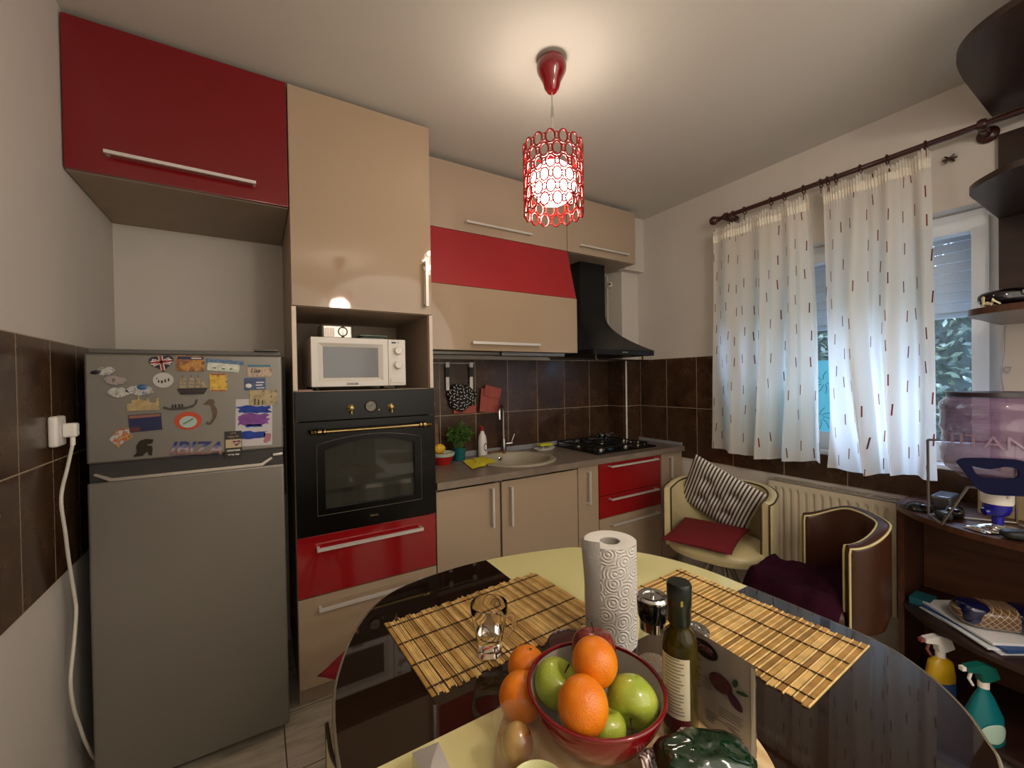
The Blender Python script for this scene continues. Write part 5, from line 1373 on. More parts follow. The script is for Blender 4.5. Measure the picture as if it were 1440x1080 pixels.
# fruit bowl
BX, BY = .449, .494
bo_ = thing('fruit_bowl', (BX, BY, TZ2), 'glossy red bowl with grey-white inside, filled with apples and oranges', 'bowl')
bowl_o = M('bowl_red', '#720711', .14, Coat_Weight=.3, Coat_Roughness=.03)
bowl_i = M('bowl_inside', '#a8a29a', .3)
RZ_ = .855; BR = .1065
obj('body', MB().lathe([(0, TZ2 + .004), (.040, TZ2 + .004), (.042, TZ2), (.047, TZ2), (.056, TZ2 + .006), (.082, TZ2 + .026), (.098, TZ2 + .052), (BR - .001, RZ_ - .004), (BR - .002, RZ_ - .001)], (BX, BY, 0), 72, caps=False), bowl_o, bo_, smooth=60)
obj('lining', MB().lathe([(BR - .004, RZ_ - .002), (.094, TZ2 + .052), (.078, TZ2 + .028), (.052, TZ2 + .010), (0, TZ2 + .008)], (BX, BY, 0), 72, caps=False), bowl_i, bo_, smooth=60)
obj('rim', MB().tube([(BX + (BR - .001) * math.cos(a), BY + (BR - .001) * math.sin(a), RZ_) for a in [2 * PI * k / 72 for k in range(72)]], .0034, 10, closed=True), bowl_o, bo_, smooth=80)

def fruit_mat(name, c1, c2, rough, bs, bstr, spec=.5, spots=None, coat=0.):
    m, t, b = base(name, rough, 0, Coat_Weight=coat)
    co_ = t.new('ShaderNodeTexCoord').outputs['Object']; n_ = t.noise(co_, 22, 4)
    colr_ = t.ramp(n_, [(.3, c1), (.7, c2)])
    if spots:
        vo = t.new('ShaderNodeTexVoronoi'); vo.inputs['Scale'].default_value = 190; t.link(co_, vo.inputs['Vector'])
        colr_ = t.mix(t.math('MULTIPLY', t.math('LESS_THAN', vo.outputs['Distance'], .16), .6), colr_, lin(spots))
    t.link(colr_, b.inputs['Base Color'])
    vb = t.new('ShaderNodeTexVoronoi'); vb.inputs['Scale'].default_value = bs; t.link(co_, vb.inputs['Vector'])
    t.link(t.bump(vb.outputs['Distance'], bstr, .0012), b.inputs['Normal'])
    b.inputs['Subsurface Weight'].default_value = .08; b.inputs['Subsurface Radius'].default_value = (.01, .006, .002)
    return m
or_m = fruit_mat('orange_peel', '#d66c0a', '#ea8a14', .33, 420, .35)
ap_m = fruit_mat('apple_green', '#8fa232', '#b2c04c', .22, 60, .03, spots='#d3dca0', coat=.4)
apr_m = fruit_mat('apple_red', '#5a1018', '#8e3a30', .25, 60, .03, spots='#c99a7a', coat=.3)
stem_m = M('fruit_stem', '#3b2a16', .7)
def orange(c, r, tip, label, squash=(1, 1, 1)):
    t_ = thing('orange', c, label, 'orange', 'oranges in and beside the bowl')
    q = Vector(tip).normalized().to_track_quat('Z', 'Y').to_matrix().to_4x4()
    b_ = MB().ball((0, 0, 0), r, 40, 28, lambda d: 1 - .05 * math.exp(-(1 - d.z) * 60) - .03 * d.z ** 4 + .008 * nz(d.x * 2, d.y * 2, d.z * 2))
    for v in b_.bm.verts: p = q @ v.co; v.co = Vector((p.x * squash[0], p.y * squash[1], p.z * squash[2]))
    obj('peel', b_, or_m, t_, smooth=180, local=True)
    n = MB().ball((0, 0, r * .935), (.0028, .0028, .002), 10, 6)
    for v in n.bm.verts: v.co = q @ v.co
    obj('navel', n, M('orange_nub', '#4a4a18', .7), t_, local=True); return t_
def apple(c, r, tip, label, mt, group):
    t_ = thing('apple', c, label, 'apple', group)
    q = Vector(tip).normalized().to_track_quat('Z', 'Y').to_matrix().to_4x4()
    prof_ = []
    n = 26
    for i in range(n + 1):
        th = PI * i / n; R0_ = r * (1 + .04 * math.cos(th)) 
        rad = R0_ * math.sin(th) * (1.04 + .03 * math.cos(th)); z = R0_ * math.cos(th) * .96
        dip = math.exp(-(th / .42) ** 2) * .30 + math.exp(-((PI - th) / .34) ** 2) * .16 * -1
        prof_.append((max(0, rad), z - r * dip))
    b_ = MB().lathe(prof_[::-1], (0, 0, 0), 40, caps=False)
    for v in b_.bm.verts:
        a = math.atan2(v.co.y, v.co.x); k = 1 + .025 * math.cos(5 * a) * (1 - v.co.z / r * .8) * .5
        v.co.x *= k; v.co.y *= k; v.co = q @ v.co
    obj('skin', b_, mt, t_, smooth=180, local=True, recalc=True)
    s_ = MB().tube([(0, 0, r * .64), (.001, .001, r * .85), (.004, .002, r * 1.1)], [.0012, .0012, .0018], 7)
    for v in s_.bm.verts: v.co = q @ v.co
    obj('stem', s_, stem_m, t_, local=True); return t_
# direction helpers: toward camera -F, right +R
orange((.447, .492, .892), .0355, (-.2, .3, -.9), 'orange lying on top of the fruit in the red bowl, at the back', (1, 1, 1.04))
orange((.394, .460, .866), .0365, (.3, .5, -.7), 'frontmost orange in the red bowl, in front of the top one', (1, 1, 1.08))
apple((.487, .452, .840), .0375, (-.62, -.45, -.30), 'green apple at the right side of the red bowl, stem towards the viewer', ap_m, 'green apples in the bowl')
apple((.408, .541, .842), .0365, (.35, -.45, .85), 'green apple at the left side of the red bowl, stem up', ap_m, 'green apples in the bowl')
apple((.432, .452, .822), .028, (.2, .2, .9), 'green apple low in the bowl, mostly hidden under the front orange', ap_m, 'green apples in the bowl')
apple((.490, .541, .872), .036, (.2, .2, .9), 'dark red apple behind the top orange, at the far rim of the bowl', apr_m, None)
orange((.415, .640, TZ2 + .036), .035, (.2, -.1, .95), 'orange beside the red bowl next to the brown tin', (1, 1, 1))
orange((.366, .583, TZ2 + .0375), .037, (.25, -.25, .9), 'orange beside the red bowl behind the onion jar', (1, 1, 1))

# onion in a clear jar and pale green cup in front
ox, oy = .316, .516
jr = thing('glass_jar', (ox, oy, TZ2), 'thin clear open jar holding an onion at the front of the table', 'jar')
obj('body', MB().lathe([(0, TZ2 + .0008), (.030, TZ2 + .0008), (.034, TZ2 + .006), (.034, TH + .092), (.0355, TH + .095)], (.316, .516, 0), 40, caps=False), thin('jar_glass', '#b9a992', .11, .06), jr)
on_m, t, b = base('onion_skin', .22, 0, Coat_Weight=.5)
on = MB().ball((0, 0, 0), (.0235, .0235, .030), 36, 24, lambda d: 1 + .03 * math.exp(-(1 - d.z) * 16) - .02 * d.x)
tc = t.new('ShaderNodeTexCoord').outputs['Object']; sx = t.new('ShaderNodeSeparateXYZ'); t.link(tc, sx.inputs[0])
ang = t.math('ARCTAN2', sx.outputs[1], sx.outputs[0])
st2 = t.math('MULTIPLY_ADD', t.noise(tc, 60, 3), .25, t.math('MULTIPLY_ADD', t.math('SUBTRACT', sx.outputs[0], sx.outputs[1]), 12, .40))
t.link(t.ramp(st2, [(.25, '#b79a5e'), (.55, '#a98549'), (.8, '#6a3a1e'), (1, '#4a2413')]), b.inputs['Base Color'])
oo = obj('onion', on, on_m, smooth=180, local=True); oo.location = (.316, .516, TH + .055); tag(oo, 'golden brown onion in the clear jar in front of the oranges', 'onion')
cp_ = thing('pale_green_cup', (.300, .440, TZ2), 'pale green cup with a thick rim at the bottom edge of the photo', 'cup')
obj('body', MB().lathe([(0, TZ2 + .0006), (.028, TZ2 + .0006), (.034, TZ2 + .008), (.040, TZ2 + .038), (.0385, TZ2 + .0395), (.036, TZ2 + .037), (.030, TZ2 + .010), (0, TZ2 + .006)], (.300, .440, 0), 40, caps=False), M('cup_green', '#c3c38c', .25), cp_)
# steel holder at the left
sh2 = thing('steel_holder', (.215, .575, TH), 'brushed steel angular napkin holder at the front left of the table', 'napkin holder')
hm2 = M('steel_radial', '#cfd0cc', .36, .8)
pyr = MB(); cx_, cy_ = .196, .556
tp4 = [(.186, .603), (.185, .538), (.223, .531), (.226, .599)]
A = [pyr.bm.verts.new((x, y, TH + .0008)) for x, y in tp4]; B = [pyr.bm.verts.new((x, y, TH + .040)) for x, y in tp4]; apx = pyr.bm.verts.new((.2045, .570, TH + .0435))
for k in range(4): pyr._f([A[k], A[(k + 1) % 4], B[(k + 1) % 4], B[k]]); pyr._f([B[k], B[(k + 1) % 4], apx])
pyr._f(A[::-1])
obj('body', pyr, hm2, sh2, smooth=5)

# ------------------------------------------------------------------ oil bottle
obx, oby = .561, .421
ob_ = thing('oil_bottle', (obx, oby, TZ2), 'olive oil bottle with dark green cap and cream label right of the fruit bowl', 'bottle')
og_ = glass('bottle_glass', '#6f6a2a', .0, 1.3); og_.node_tree.nodes['Principled BSDF'].inputs['Transmission Weight'].default_value = .85; og_.node_tree.nodes['Principled BSDF'].inputs['Base Color'].default_value = lin('#6b5f1c')
BRr = .0262; b0 = TZ2
obj('glass', MB().lathe([(0, b0), (BRr - .003, b0), (BRr, b0 + .96 * .004), (BRr, b0 + .96 * .155), (BRr - .004, b0 + .96 * .170), (.0155, b0 + .96 * .178), (.0138, b0 + .96 * .184), (.0135, b0 + .96 * .21), (0, b0 + .96 * .21)], (obx, oby, 0), 48), og_, ob_, smooth=50)
cap_m = M('cap_green', '#0e1612', .3)
cp2 = obj('cap', MB().lathe([(.0160, b0 + .96 * .186), (.0175, b0 + .96 * .190), (.0172, b0 + .96 * .214), (.0185, b0 + .96 * .217), (.0188, b0 + .96 * .249), (.017, b0 + .96 * .2535), (0, b0 + .96 * .2535)], (obx, oby, 0), 40), cap_m, ob_)
va = math.atan2(-oby, -obx)
def lab(cx, cy, r, a0, a1, z0, z1, nu=16, nv=4): return MB().grid(nu, nv, lambda u, v: (cx + r * math.cos(a0 + (a1 - a0) * u), cy + r * math.sin(a0 + (a1 - a0) * u), z0 + (z1 - z0) * v))
lb2 = obj('paper_label', lab(obx, oby, BRr + .0004, va - 1.25, va + .55, b0 + .96 * .045, b0 + .96 * .142), M('label_cream', '#c9c1a4', .6), ob_)
obj('label_foot', lab(obx, oby, BRr + .0004, va - 1.25, va + .55, b0 + .96 * .022, b0 + .96 * .0445), M('label_wine', '#4e0f14', .5), ob_)
pr2 = MB(); rn = random.Random(4)
for k in range(17):
    zz = b0 + .96 * .052 + k * .0052; L0_, L1_ = -.95 + rn.uniform(0, .1), .25 - rn.uniform(0, .3)
    pr2.grid(10, 1, lambda u, v: (obx + (BRr + .0008) * math.cos(va + L0_ + (L1_ - L0_) * u), oby + (BRr + .0008) * math.sin(va + L0_ + (L1_ - L0_) * u), zz + .0017 * v))
obj('label_print', pr2, M('print_grey', '#7d735c', .7), lb2)
obj('seal_mark', lab(obx, oby, .0189, va + .12, va + .30, b0 + .96 * .222, b0 + .96 * .231), M('gold_mark', '#a08a3a', .4), cp2)

# ------------------------------------------------------------------ two mills
def mill(cx, cy, z0, r, h, label):
    t_ = thing('pepper_mill', (cx, cy, z0), label, 'mill', 'glass and steel spice mills')
    k = h / .165
    obj('glass_body', MB().lathe([(0, z0 + .001), (r * 1.08, z0 + .001), (r * 1.12, z0 + .006), (r * 1.05, z0 + .05 * k), (r * .82, z0 + .10 * k), (r * .80, z0 + .105 * k)], (cx, cy, 0), 40, caps=False), thin('mill_glass', '#9a8a78', .30, .04), t_)
    obj('filling', MB().lathe([(0, z0 + .003), (r * .98, z0 + .003), (r * .96, z0 + .03 * k), (0, z0 + .033 * k)], (cx, cy, 0), 30), M('mill_filling', '#b7ab98', .8, var=.4, vscale=300), t_)
    obj('steel_band', MB().lathe([(r * .83, z0 + .100 * k), (r * .84, z0 + .118 * k), (0, z0 + .118 * k)], (cx, cy, 0), 40), steel_m, t_)
    obj('collar', MB().lathe([(r * .86, z0 + .1185 * k), (r * .96, z0 + .128 * k), (r * 1.0, z0 + .156 * k), (r * .97, z0 + .158 * k), (0, z0 + .158 * k)], (cx, cy, 0), 40), black_g, t_)
    obj('top_disc', MB().lathe([(r * 1.01, z0 + .1585 * k), (r * 1.02, z0 + .162 * k), (r * .9, z0 + .1665 * k), (r * .62, z0 + .165 * k), (r * .58, z0 + .1625 * k), (r * .2, z0 + .162 * k), (r * .16, z0 + .166 * k), (0, z0 + .167 * k)], (cx, cy, 0), 40), M('mill_steel', '#c6c6c4', .15, 1.0), t_)
mill(.628, .530, TZ2, .0285, .155, 'tall glass spice mill with black collar beside the paper roll')
mill(.653, .462, TZ2, .0265, .118, 'shorter spice mill half hidden behind the oil bottle')

# ------------------------------------------------------------------ stand-up pouch
pc = thing('food_pouch', (.628, .37, TZ2), 'silver-grey printed stand-up pouch with a dark fruit picture behind the green bag', 'pouch')
P0, P1 = Vector((.6185, .334, 0)), Vector((.6265, .462, 0))     # near edge to far edge
ez = P1 - P0; nrm_ = Vector((-ez.y, ez.x, 0)).normalized()
PW, PH = ez.length, .137
foil = M('pouch_foil', '#9b948b', .34, .35, bump=.25, bscale=22, bdist=.004)
def PP(u, v, s):
    bul = .014 * math.sin(PI * u) * (1 - v) ** .7 * (1 if v < .999 else 0)
    return P0 + ez * u + nrm_ * (s * (bul + .0008)) + Vector((0, 0, TZ2 + .0008 + PH * v))
pb_ = MB(); pb_.grid(20, 20, lambda u, v: PP(u, v, 1)); pb_.grid(20, 20, lambda u, v: PP(1 - u, v, -1))
bmesh.ops.remove_doubles(pb_.bm, verts=list(pb_.bm.verts), dist=.0018)
pch = obj('pouch_body', pb_, foil, pc, smooth=60)
def decal(name, poly, mt, lift, parent=None):
    """flat print on the pouch face; u from the far edge (left as seen) to the near edge"""
    m = MB(); c0 = [PP(1 - u, v, 1) + nrm_ * lift for u, v in poly]; vs = [m.bm.verts.new(p) for p in c0]; m._f(vs)
    return obj(name, m, mt, parent or pch, smooth=0)
ell = lambda cu, cv, a, b_, n=24, tl=0: [(cu + a * math.cos(q) * math.cos(tl) - b_ * math.sin(q) * math.sin(tl), cv + a * math.cos(q) * math.sin(tl) + b_ * math.sin(q) * math.cos(tl)) for q in [2 * PI * k / n for k in range(n)]]
em = decal('oval_emblem', ell(.36, .86, .19, .095), M('emblem_dark', '#17120f', .4), .0016)
decal('emblem_band', ell(.35, .87, .13, .032, tl=.1), M('emblem_pink', '#8a6a68', .5), .0021, em)
tt = text_mb('Bella', .016, .0002, bold=.0004)
xdir = (PP(0, .87, 1) - PP(1, .87, 1)).normalized()
place_text(tt, PP(.645, .87, 1) + nrm_ * .0027, xdir, (0, 0, 1)); obj('emblem_lettering', tt, M('letter_red', '#4a1a1c', .5), em)
fr_ = decal('fruit_picture', ell(.60, .60, .15, .10), M('pic_maroon', '#4a2423', .5, var=.3, vscale=120), .0020)
decal('fruit_slice', ell(.78, .50, .11, .055, tl=-.7), M('pic_purple', '#35112a', .5), .0024)
lf_m = M('pic_leaf', '#1f3a26', .5)
decal('printed_leaf', ell(.78, .70, .05, .03, tl=1.2), lf_m, .0024); decal('printed_leaf', ell(.86, .63, .07, .022, tl=.2), lf_m, .0024)
pm3 = MB(); rn = random.Random(8)
def strip(u0, u1, v0, h):
    vs = [pm3.bm.verts.new(PP(1 - u, v, 1) + nrm_ * .0021) for u, v in ((u0, v0), (u1, v0), (u1, v0 + h), (u0, v0 + h))]; pm3._f(vs)
for k in range(9): strip(.16, .34 - .1 * rn.random(), .70 - k * .045, .012)
for k in range(5): strip(.36, .52 - .06 * rn.random(), .56 - k * .03, .009)
for k in range(4): strip(.60, .88 - .1 * rn.random(), .34 - k * .03, .009)
for k in range(5): strip(.42, .88 - .1 * rn.random(), .20 - k * .026, .009)
obj('fine_print', pm3, M('print_dark', '#55504a', .7), pch, smooth=0)
decal('seal_edge', [(.955, .02), (1.0, .02), (1.0, .97), (.955, .97)], M('seal_pale', '#b9b2a6', .4), .0018)

# green crumpled bag and the paper packet under it
gcx, gcy = .500, .338
def crumple(name, c_, r_, seed, mt, label, cat, sharp=14, n=44, rot=0):
    m = MB(); 
    def f(d):
        q = 1 / (abs(d.x) ** 3 + abs(d.y) ** 3 + abs(d.z) ** 3) ** (1 / 3)
        v = noise.voronoi(Vector((d.x * 2.1 + seed, d.y * 2.1, d.z * 2.1)))[0]
        return q * (1 - .16 * (v[1] - v[0]) + .07 * nz(d.x * 4 + seed, d.y * 4, d.z * 4))
    m.ball((0, 0, 0), r_, n, n * 2 // 3, f)
    R_ = Matrix.Rotation(rot, 4, 'Z')
    zmin = min(v.co.z for v in m.bm.verts)
    for v in m.bm.verts:
        v.co.z = max(v.co.z, -r_[2] * .8); v.co = R_ @ v.co + Vector((c_[0], c_[1], c_[2] + r_[2] * .8))
    return tag(obj(name, m, mt, smooth=sharp), label, cat)
gfo = M('green_foil', '#0b2a14', .14, .15, Coat_Weight=.8, Coat_Roughness=.05, bump=.35, bscale=26, bdist=.01)
crumple('green_foil_bag', (gcx, gcy, TZ2 + .001), (.068, .042, .043), 3.3, gfo, 'crumpled shiny dark green foil bag at the front right of the tray', 'bag', 60, rot=math.radians(-32))
sn = MB()
def spk(u, v):
    p = Vector((.437, .392, 0)).lerp(Vector((.532, .385, 0)), u) + Vector((-.028, -.045, 0)) * (v - .5)
    return (p.x, p.y, TZ2 + .002 + .044 * math.sin(PI * (v * .8 + .1)) + .008 * abs(nz(u * 6, v * 6, 2)))
sn.grid(24, 16, spk)
stp, t, b = base('striped_packet', .35, 0, Coat_Weight=.3)
wv = t.new('ShaderNodeTexWave'); wv.inputs['Scale'].default_value = 50; wv.inputs['Distortion'].default_value = 4; t.link(t.new('ShaderNodeTexCoord').outputs['Object'], wv.inputs['Vector'])
t.link(t.ramp(wv.outputs['Fac'], [(.35, '#d8cfc8'), (.6, '#c9b0a8'), (.8, '#6a3a38')]), b.inputs['Base Color'])
tag(obj('snack_packet', sn, stp, smooth=60), 'small white and pink patterned wrapper between bowl and green foil bag', 'packet')

# ------------------------------------------------------------------ fridge magnets
MY = FRY - .0001
def cmat(name, cols, scale=30, rough=.3, seed=0.):
    m, t, b = base(name, rough)
    co_ = t.mapping(t.new('ShaderNodeTexCoord').outputs['Object'], (1, 1, 1), (seed, 0, 0))
    n_ = t.noise(co_, scale, 3, .6)
    t.link(t.ramp(n_, [(.30 + .42 * i / max(1, len(cols) - 1), c_) for i, c_ in enumerate(cols)]), b.inputs['Base Color'])
    return m
def magnet(cx, cz, w, h, rot, mt, label, shape=None, th=.004, name='fridge_magnet', group='magnets on the fridge door', rnd=.004):
    P = shape or None
    if P is None:
        r = rnd; P = []
        for (sx_, sz_, a0) in ((1, -1, -90), (1, 1, 0), (-1, 1, 90), (-1, -1, 180)):
            for k in range(4):
                a = math.radians(a0 + 30 * k); P.append((sx_ * (w / 2 - r) + r * math.cos(a), sz_ * (h / 2 - r) + r * math.sin(a)))
    else: P = [(x * w, z * h) for x, z in P]
    o = obj(name, MB().prism(P, lambda u, v, q: (u, -q * th, v)), mt, local=True, recalc=True, smooth=25)
    o.location = (cx, MY, cz); o.rotation_euler = (0, rot, 0)
    return tag(o, label, 'magnet', group)
def mpart(o, name, mb, mt): return obj(name, mb, mt, o, local=True, smooth=25)
def mtext(o, s_, size, x, z, mt, th=.0046, name='lettering', bold=.0003, shear=0):
    m = text_mb(s_, size, .0003, bold=bold, shear=shear); place_text(m, (x, -th, z), (1, 0, 0), (0, 0, 1)); return mpart(o, name, m, mt)
def mbox(o, name, rects, mt, th=.0046):
    m = MB()
    for a, b_, c_, d_ in rects: m.box(a, b_, -th, -.0035, c_, d_)
    return mpart(o, name, m, mt)
heart = [(0, -.5)] + [(.5 * math.sin(a) ** 3 * 1.0, (13 * math.cos(a) - 5 * math.cos(2 * a) - 2 * math.cos(3 * a) - math.cos(4 * a)) / 30 + .02) for a in [PI - PI * k / 14 for k in range(1, 14)]]
heart = heart + [(-x, z) for x, z in heart[:0:-1]][0:]
red_i = M('ink_red', '#8e1a1e', .4); wht_i = M('ink_white', '#d8d4cc', .4); nav_i = M('ink_navy', '#161c4a', .35); blk_i = M('ink_black', '#111111', .4)
o = magnet(-.270, 1.415, .066, .058, math.radians(-8), M('heart_dark', '#1c1a2c', .3), 'heart-shaped magnet painted with a red, white and blue union flag', heart)
m = MB(); 
for a in (28, -28): m.bar((-.026 * math.cos(math.radians(a)), -.0042, .004 - .020 * math.sin(math.radians(a))), (.026 * math.cos(math.radians(a)), -.0042, .004 + .020 * math.sin(math.radians(a))), .0075, .001, up=(0, 1, 0))
m.bar((-.029, -.0042, .004), (.029, -.0042, .004), .011, .0012, up=(0, 1, 0)); m.bar((0, -.0042, -.024), (0, -.0042, .023), .011, .0012, up=(0, 1, 0))
mpart(o, 'white_cross', m, wht_i)
m = MB(); m.bar((-.029, -.005, .004), (.029, -.005, .004), .006, .001, up=(0, 1, 0)); m.bar((0, -.005, -.026), (0, -.005, .024), .006, .001, up=(0, 1, 0))
for a in (28, -28): m.bar((-.025 * math.cos(math.radians(a)), -.0049, .004 - .020 * math.sin(math.radians(a))), (.025 * math.cos(math.radians(a)), -.0049, .004 + .020 * math.sin(math.radians(a))), .0022, .001, up=(0, 1, 0))
mpart(o, 'red_cross', m, red_i)
o = magnet(-.193, 1.414, .079, .054, math.radians(1), cmat('amber_city', ['#3a2440', '#8a5a26', '#c08a3c', '#5a2a20'], 45), 'rectangular magnet with an amber evening city view, top row')
mbox(o, 'night_sky', [(-.036, .036, .014, .024)], nav_i); mbox(o, 'caption', [(.002, .030, .017, .0205)], wht_i, .005)
o = magnet(-.100, 1.401, .094, .028, math.radians(5), M('relief_white', '#c6cabc', .5, var=.25, vscale=90), 'white relief magnet with the blue word ZAKYNTHOS along its top')
mtext(o, 'ZAKYNTHOS', .019, .002, .019, M('ink_blue', '#2f6aa0', .35), .002, bold=.0010)
mbox(o, 'olive_sprigs', [(-.03, -.022, -.006, -.002), (-.005, .004, -.007, -.003), (.018, .026, -.006, -.002)], M('ink_olive', '#3f5a34', .5))
o = magnet(-.116, 1.348, .050, .062, 0, cmat('yellow_map', ['#4a5a1c', '#c9a02c', '#d8b440', '#7a4a1c'], 60), 'yellow and green map-like square magnet under the ZAKYNTHOS one', rnd=.002)
mbox(o, 'red_border', [(-.022, .022, .026, .030), (-.022, .022, -.030, -.027)], red_i)
sail = M('ship_sail', '#9c8c70', .5, var=.3, vscale=120)
o = magnet(-.189, 1.318, .085, .020, 0, M('ship_hull', '#1a0c0c', .3), 'sailing ship magnet with pale sails on a dark red hull', [(-.5, .5), (.5, .6), (.36, -.5), (-.38, -.5)], .007)
for (a, b_, c_, d_) in ((-.036, -.018, .012, .046), (-.012, .004, .012, .050), (.008, .022, .012, .046)):
    m = MB()
    for k in range(3): m.prism([(a + .001 * k, c_ + k * .0125), (b_ + .002, c_ + k * .0125), (b_ - .001 * k, c_ + .011 + k * .0125), (a + .002 * k, c_ + .011 + k * .0125)], lambda u, v, q: (u, -q * .006, v))
    mpart(o, 'sail', m, sail)
m = MB(); m.prism([(.024, .012), (.043, .012), (.024, .042)], lambda u, v, q: (u, -q * .005, v)); mpart(o, 'sail', m, sail)
m = MB()
for x in (-.027, -.004, .015): m.bar((x, -.003, .008), (x, -.003, .056), .0015)
m.bar((-.04, -.0065, .002), (.038, -.0065, .002), .0018); mpart(o, 'masts', m, M('mast', '#3a2a20', .5))
circ2 = [(.5 * math.cos(2 * PI * k / 28), .5 * math.sin(2 * PI * k / 28)) for k in range(28)]
o = magnet(-.267, 1.358, .054, .050, 0, M('disk_white', '#b9b7b2', .35), 'round white magnet with small black figures, below the heart', circ2)
mbox(o, 'black_figures', [(-.014, -.010, -.008, .0), (-.006, -.001, -.010, -.001), (.003, .007, -.008, .003), (.012, .016, -.004, .006), (-.018, -.015, .004, .008)], blk_i)
o = magnet(-.222, 1.262, .095, .012, math.radians(-3), M('pewter', '#4a4640', .35, .7), 'dark pewter gondola magnet with curled prow, mid door', [(-.5, .3), (-.3, -.4), (.1, -.5), (.35, 0), (.46, .9), (.5, 2.2), (.44, 2.2), (.38, .9), (.2, .3), (-.3, .2), (-.48, .9)])
m = MB()
for x in (-.022, -.014, -.004, .004): m.bar((x, -.004, .002), (x, -.004, .014), .004)
mpart(o, 'figures', m, M('pewter_dark', '#2c2a28', .4, .6))
shp = []
spn = [(.0, .42, .10), (-.18, .36, .06), (-.42, .30, .03)]
sea = [(-.5, .30), (-.30, .40), (-.12, .50), (.12, .48), (.22, .38), (.16, .28), (.34, .12), (.36, -.06), (.26, -.22), (.12, -.36), (-.06, -.48), (-.28, -.46), (-.34, -.38), (-.22, -.34), (-.20, -.41), (-.04, -.38), (.06, -.22), (.10, -.04), (.02, .08), (.0, .22), (-.10, .28), (-.30, .30)]
o = magnet(-.138, 1.244, .046, .092, 0, M('seahorse_bronze', '#5a4a3c', .3, .6, var=.4, vscale=200), 'curled bronze seahorse magnet at the middle of the door', sea, .006)
o = magnet(-.203, 1.217, .074, .070, 0, M('buoy_orange', '#b8431e', .35), 'orange-rimmed lifebuoy magnet with a pale beach scene', [(.5 * math.cos(2 * PI * k / 28), .46 * math.sin(2 * PI * k / 28) * (1 if math.sin(2 * PI * k / 28) > 0 else .92)) for k in range(28)])
m = MB().prism([(.024 * math.cos(a), -.003 + .020 * math.sin(a)) for a in [2 * PI * k / 24 for k in range(24)]], lambda u, v, q: (u, -.0042 - q * .001, v)); cc_ = mpart(o, 'beach_scene', m, M('scene_aqua', '#a6b8b4', .4))
m = MB(); m.bar((-.014, -.0055, -.010), (.014, -.0055, .008), .006, .001, up=(0, 1, 0)); mpart(o, 'green_stroke', m, M('stroke_green', '#6a8a5c', .4))
o = magnet(-.319, 1.279, .080, .040, 0, M('sand_relief', '#a8946a', .7, var=.2, vscale=80), 'sand-coloured skyline relief magnet left of the gondola', [(-.5, -.5), (.5, -.5), (.5, .5), (.42, .5), (.4, .1), (.2, .15), (.18, .5), (.12, .5), (.1, .3), (-.1, .45), (-.14, .85), (-.18, .4), (-.35, .4), (-.37, .1), (-.5, .1)], .006)
o = magnet(-.315, 1.219, .082, .056, math.radians(-3), nav_i, 'dark blue sunset landscape magnet below the skyline relief', rnd=.001)
mbox(o, 'sunset_band', [(-.039, .039, .017, .026)], M('sunset', '#8a5a48', .4)); mbox(o, 'shore', [(-.039, -.015, -.026, -.012)], M('shore', '#5a2a26', .4))
o = magnet(-.376, 1.174, .056, .062, 0, cmat('kite_mix', ['#9aa89c', '#b7c0b4', '#a03434', '#c9a04c', '#2a2a44'], 70), 'diamond-shaped multicoloured magnet at the lower left of the door', [(-.5, -.05), (-.15, .42), (.35, .5), (.5, .0), (.05, -.3), (-.1, -.5)])
o = magnet(-.321, 1.136, .050, .058, 0, M('helmet_bronze', '#2b241a', .4, .5), 'dark bronze crested helmet magnet near the bottom of the door', [(-.5, -.45), (-.32, -.2), (-.36, .12), (-.18, .42), (.12, .5), (.5, .44), (.44, .24), (.2, .20), (.14, .12), (.42, .08), (.44, -.10), (.40, -.46), (.26, -.42), (.20, -.22), (.08, -.30), (-.05, -.44)], .007)
for i, (x, z, w_, h_, r_, cols, lb_) in enumerate(((-.409, 1.389, .052, .034, -.1, ['#54504c', '#8d8c88', '#c2c0ba', '#3c3a3c'], 'grey and white bird-like magnet, first from the left edge of the door'),
        (-.386, 1.358, .060, .034, .12, ['#4a4c58', '#a09088', '#8f8d8c', '#6a6058'], 'grey shell-like magnet just below the bird-like one'),
        (-.378, 1.321, .060, .036, 0, ['#3a3834', '#a5a49c', '#c8c6bc', '#50504c'], 'black and white village relief magnet, left of the blue-roofed one'),
        (-.327, 1.326, .078, .040, .05, ['#3c4048', '#c0beb6', '#8a92a0', '#2c2c30'], 'white relief magnet with a blue dome beside the skyline relief'))):
    n = 15; rn = random.Random(i + 3); Pz = [((.5 - .14 * rn.random()) * math.cos(2 * PI * k / n), (.5 - .16 * rn.random()) * math.sin(2 * PI * k / n)) for k in range(n)]
    o = magnet(x, z, w_, h_, r_, cmat('relief_%d' % i, cols, 75, seed=i * 3.), lb_, Pz, .007 if i else .006)
    if i == 3: mpart(o, 'blue_dome', MB().ball((.006, -.0065, .010), (.014, .003, .009), 16, 10), M('dome_blue', '#2f5f8e', .3))
    if i == 0: mpart(o, 'dark_beak', MB().ball((-.022, -.006, -.002), (.012, .003, .006), 12, 8), blk_i)
o = magnet(.009, 1.390, .076, .046, 0, cmat('lisbon_sand', ['#a98c70', '#b9a48c', '#7a3a28'], 40), 'small beach postcard magnet with a teal strip, top right of the door', rnd=.001)
mbox(o, 'teal_strip', [(-.037, .037, .012, .022)], M('teal_ink', '#3f6f80', .4)); mtext(o, 'Lisa', .020, -.014, -.001, blk_i, .005, shear=.3)
o = magnet(-.006, 1.340, .067, .045, 0, M('bay_blue', '#28406e', .3, var=.5, vscale=50), 'dark-edged blue bay magnet right below the beach postcard one')
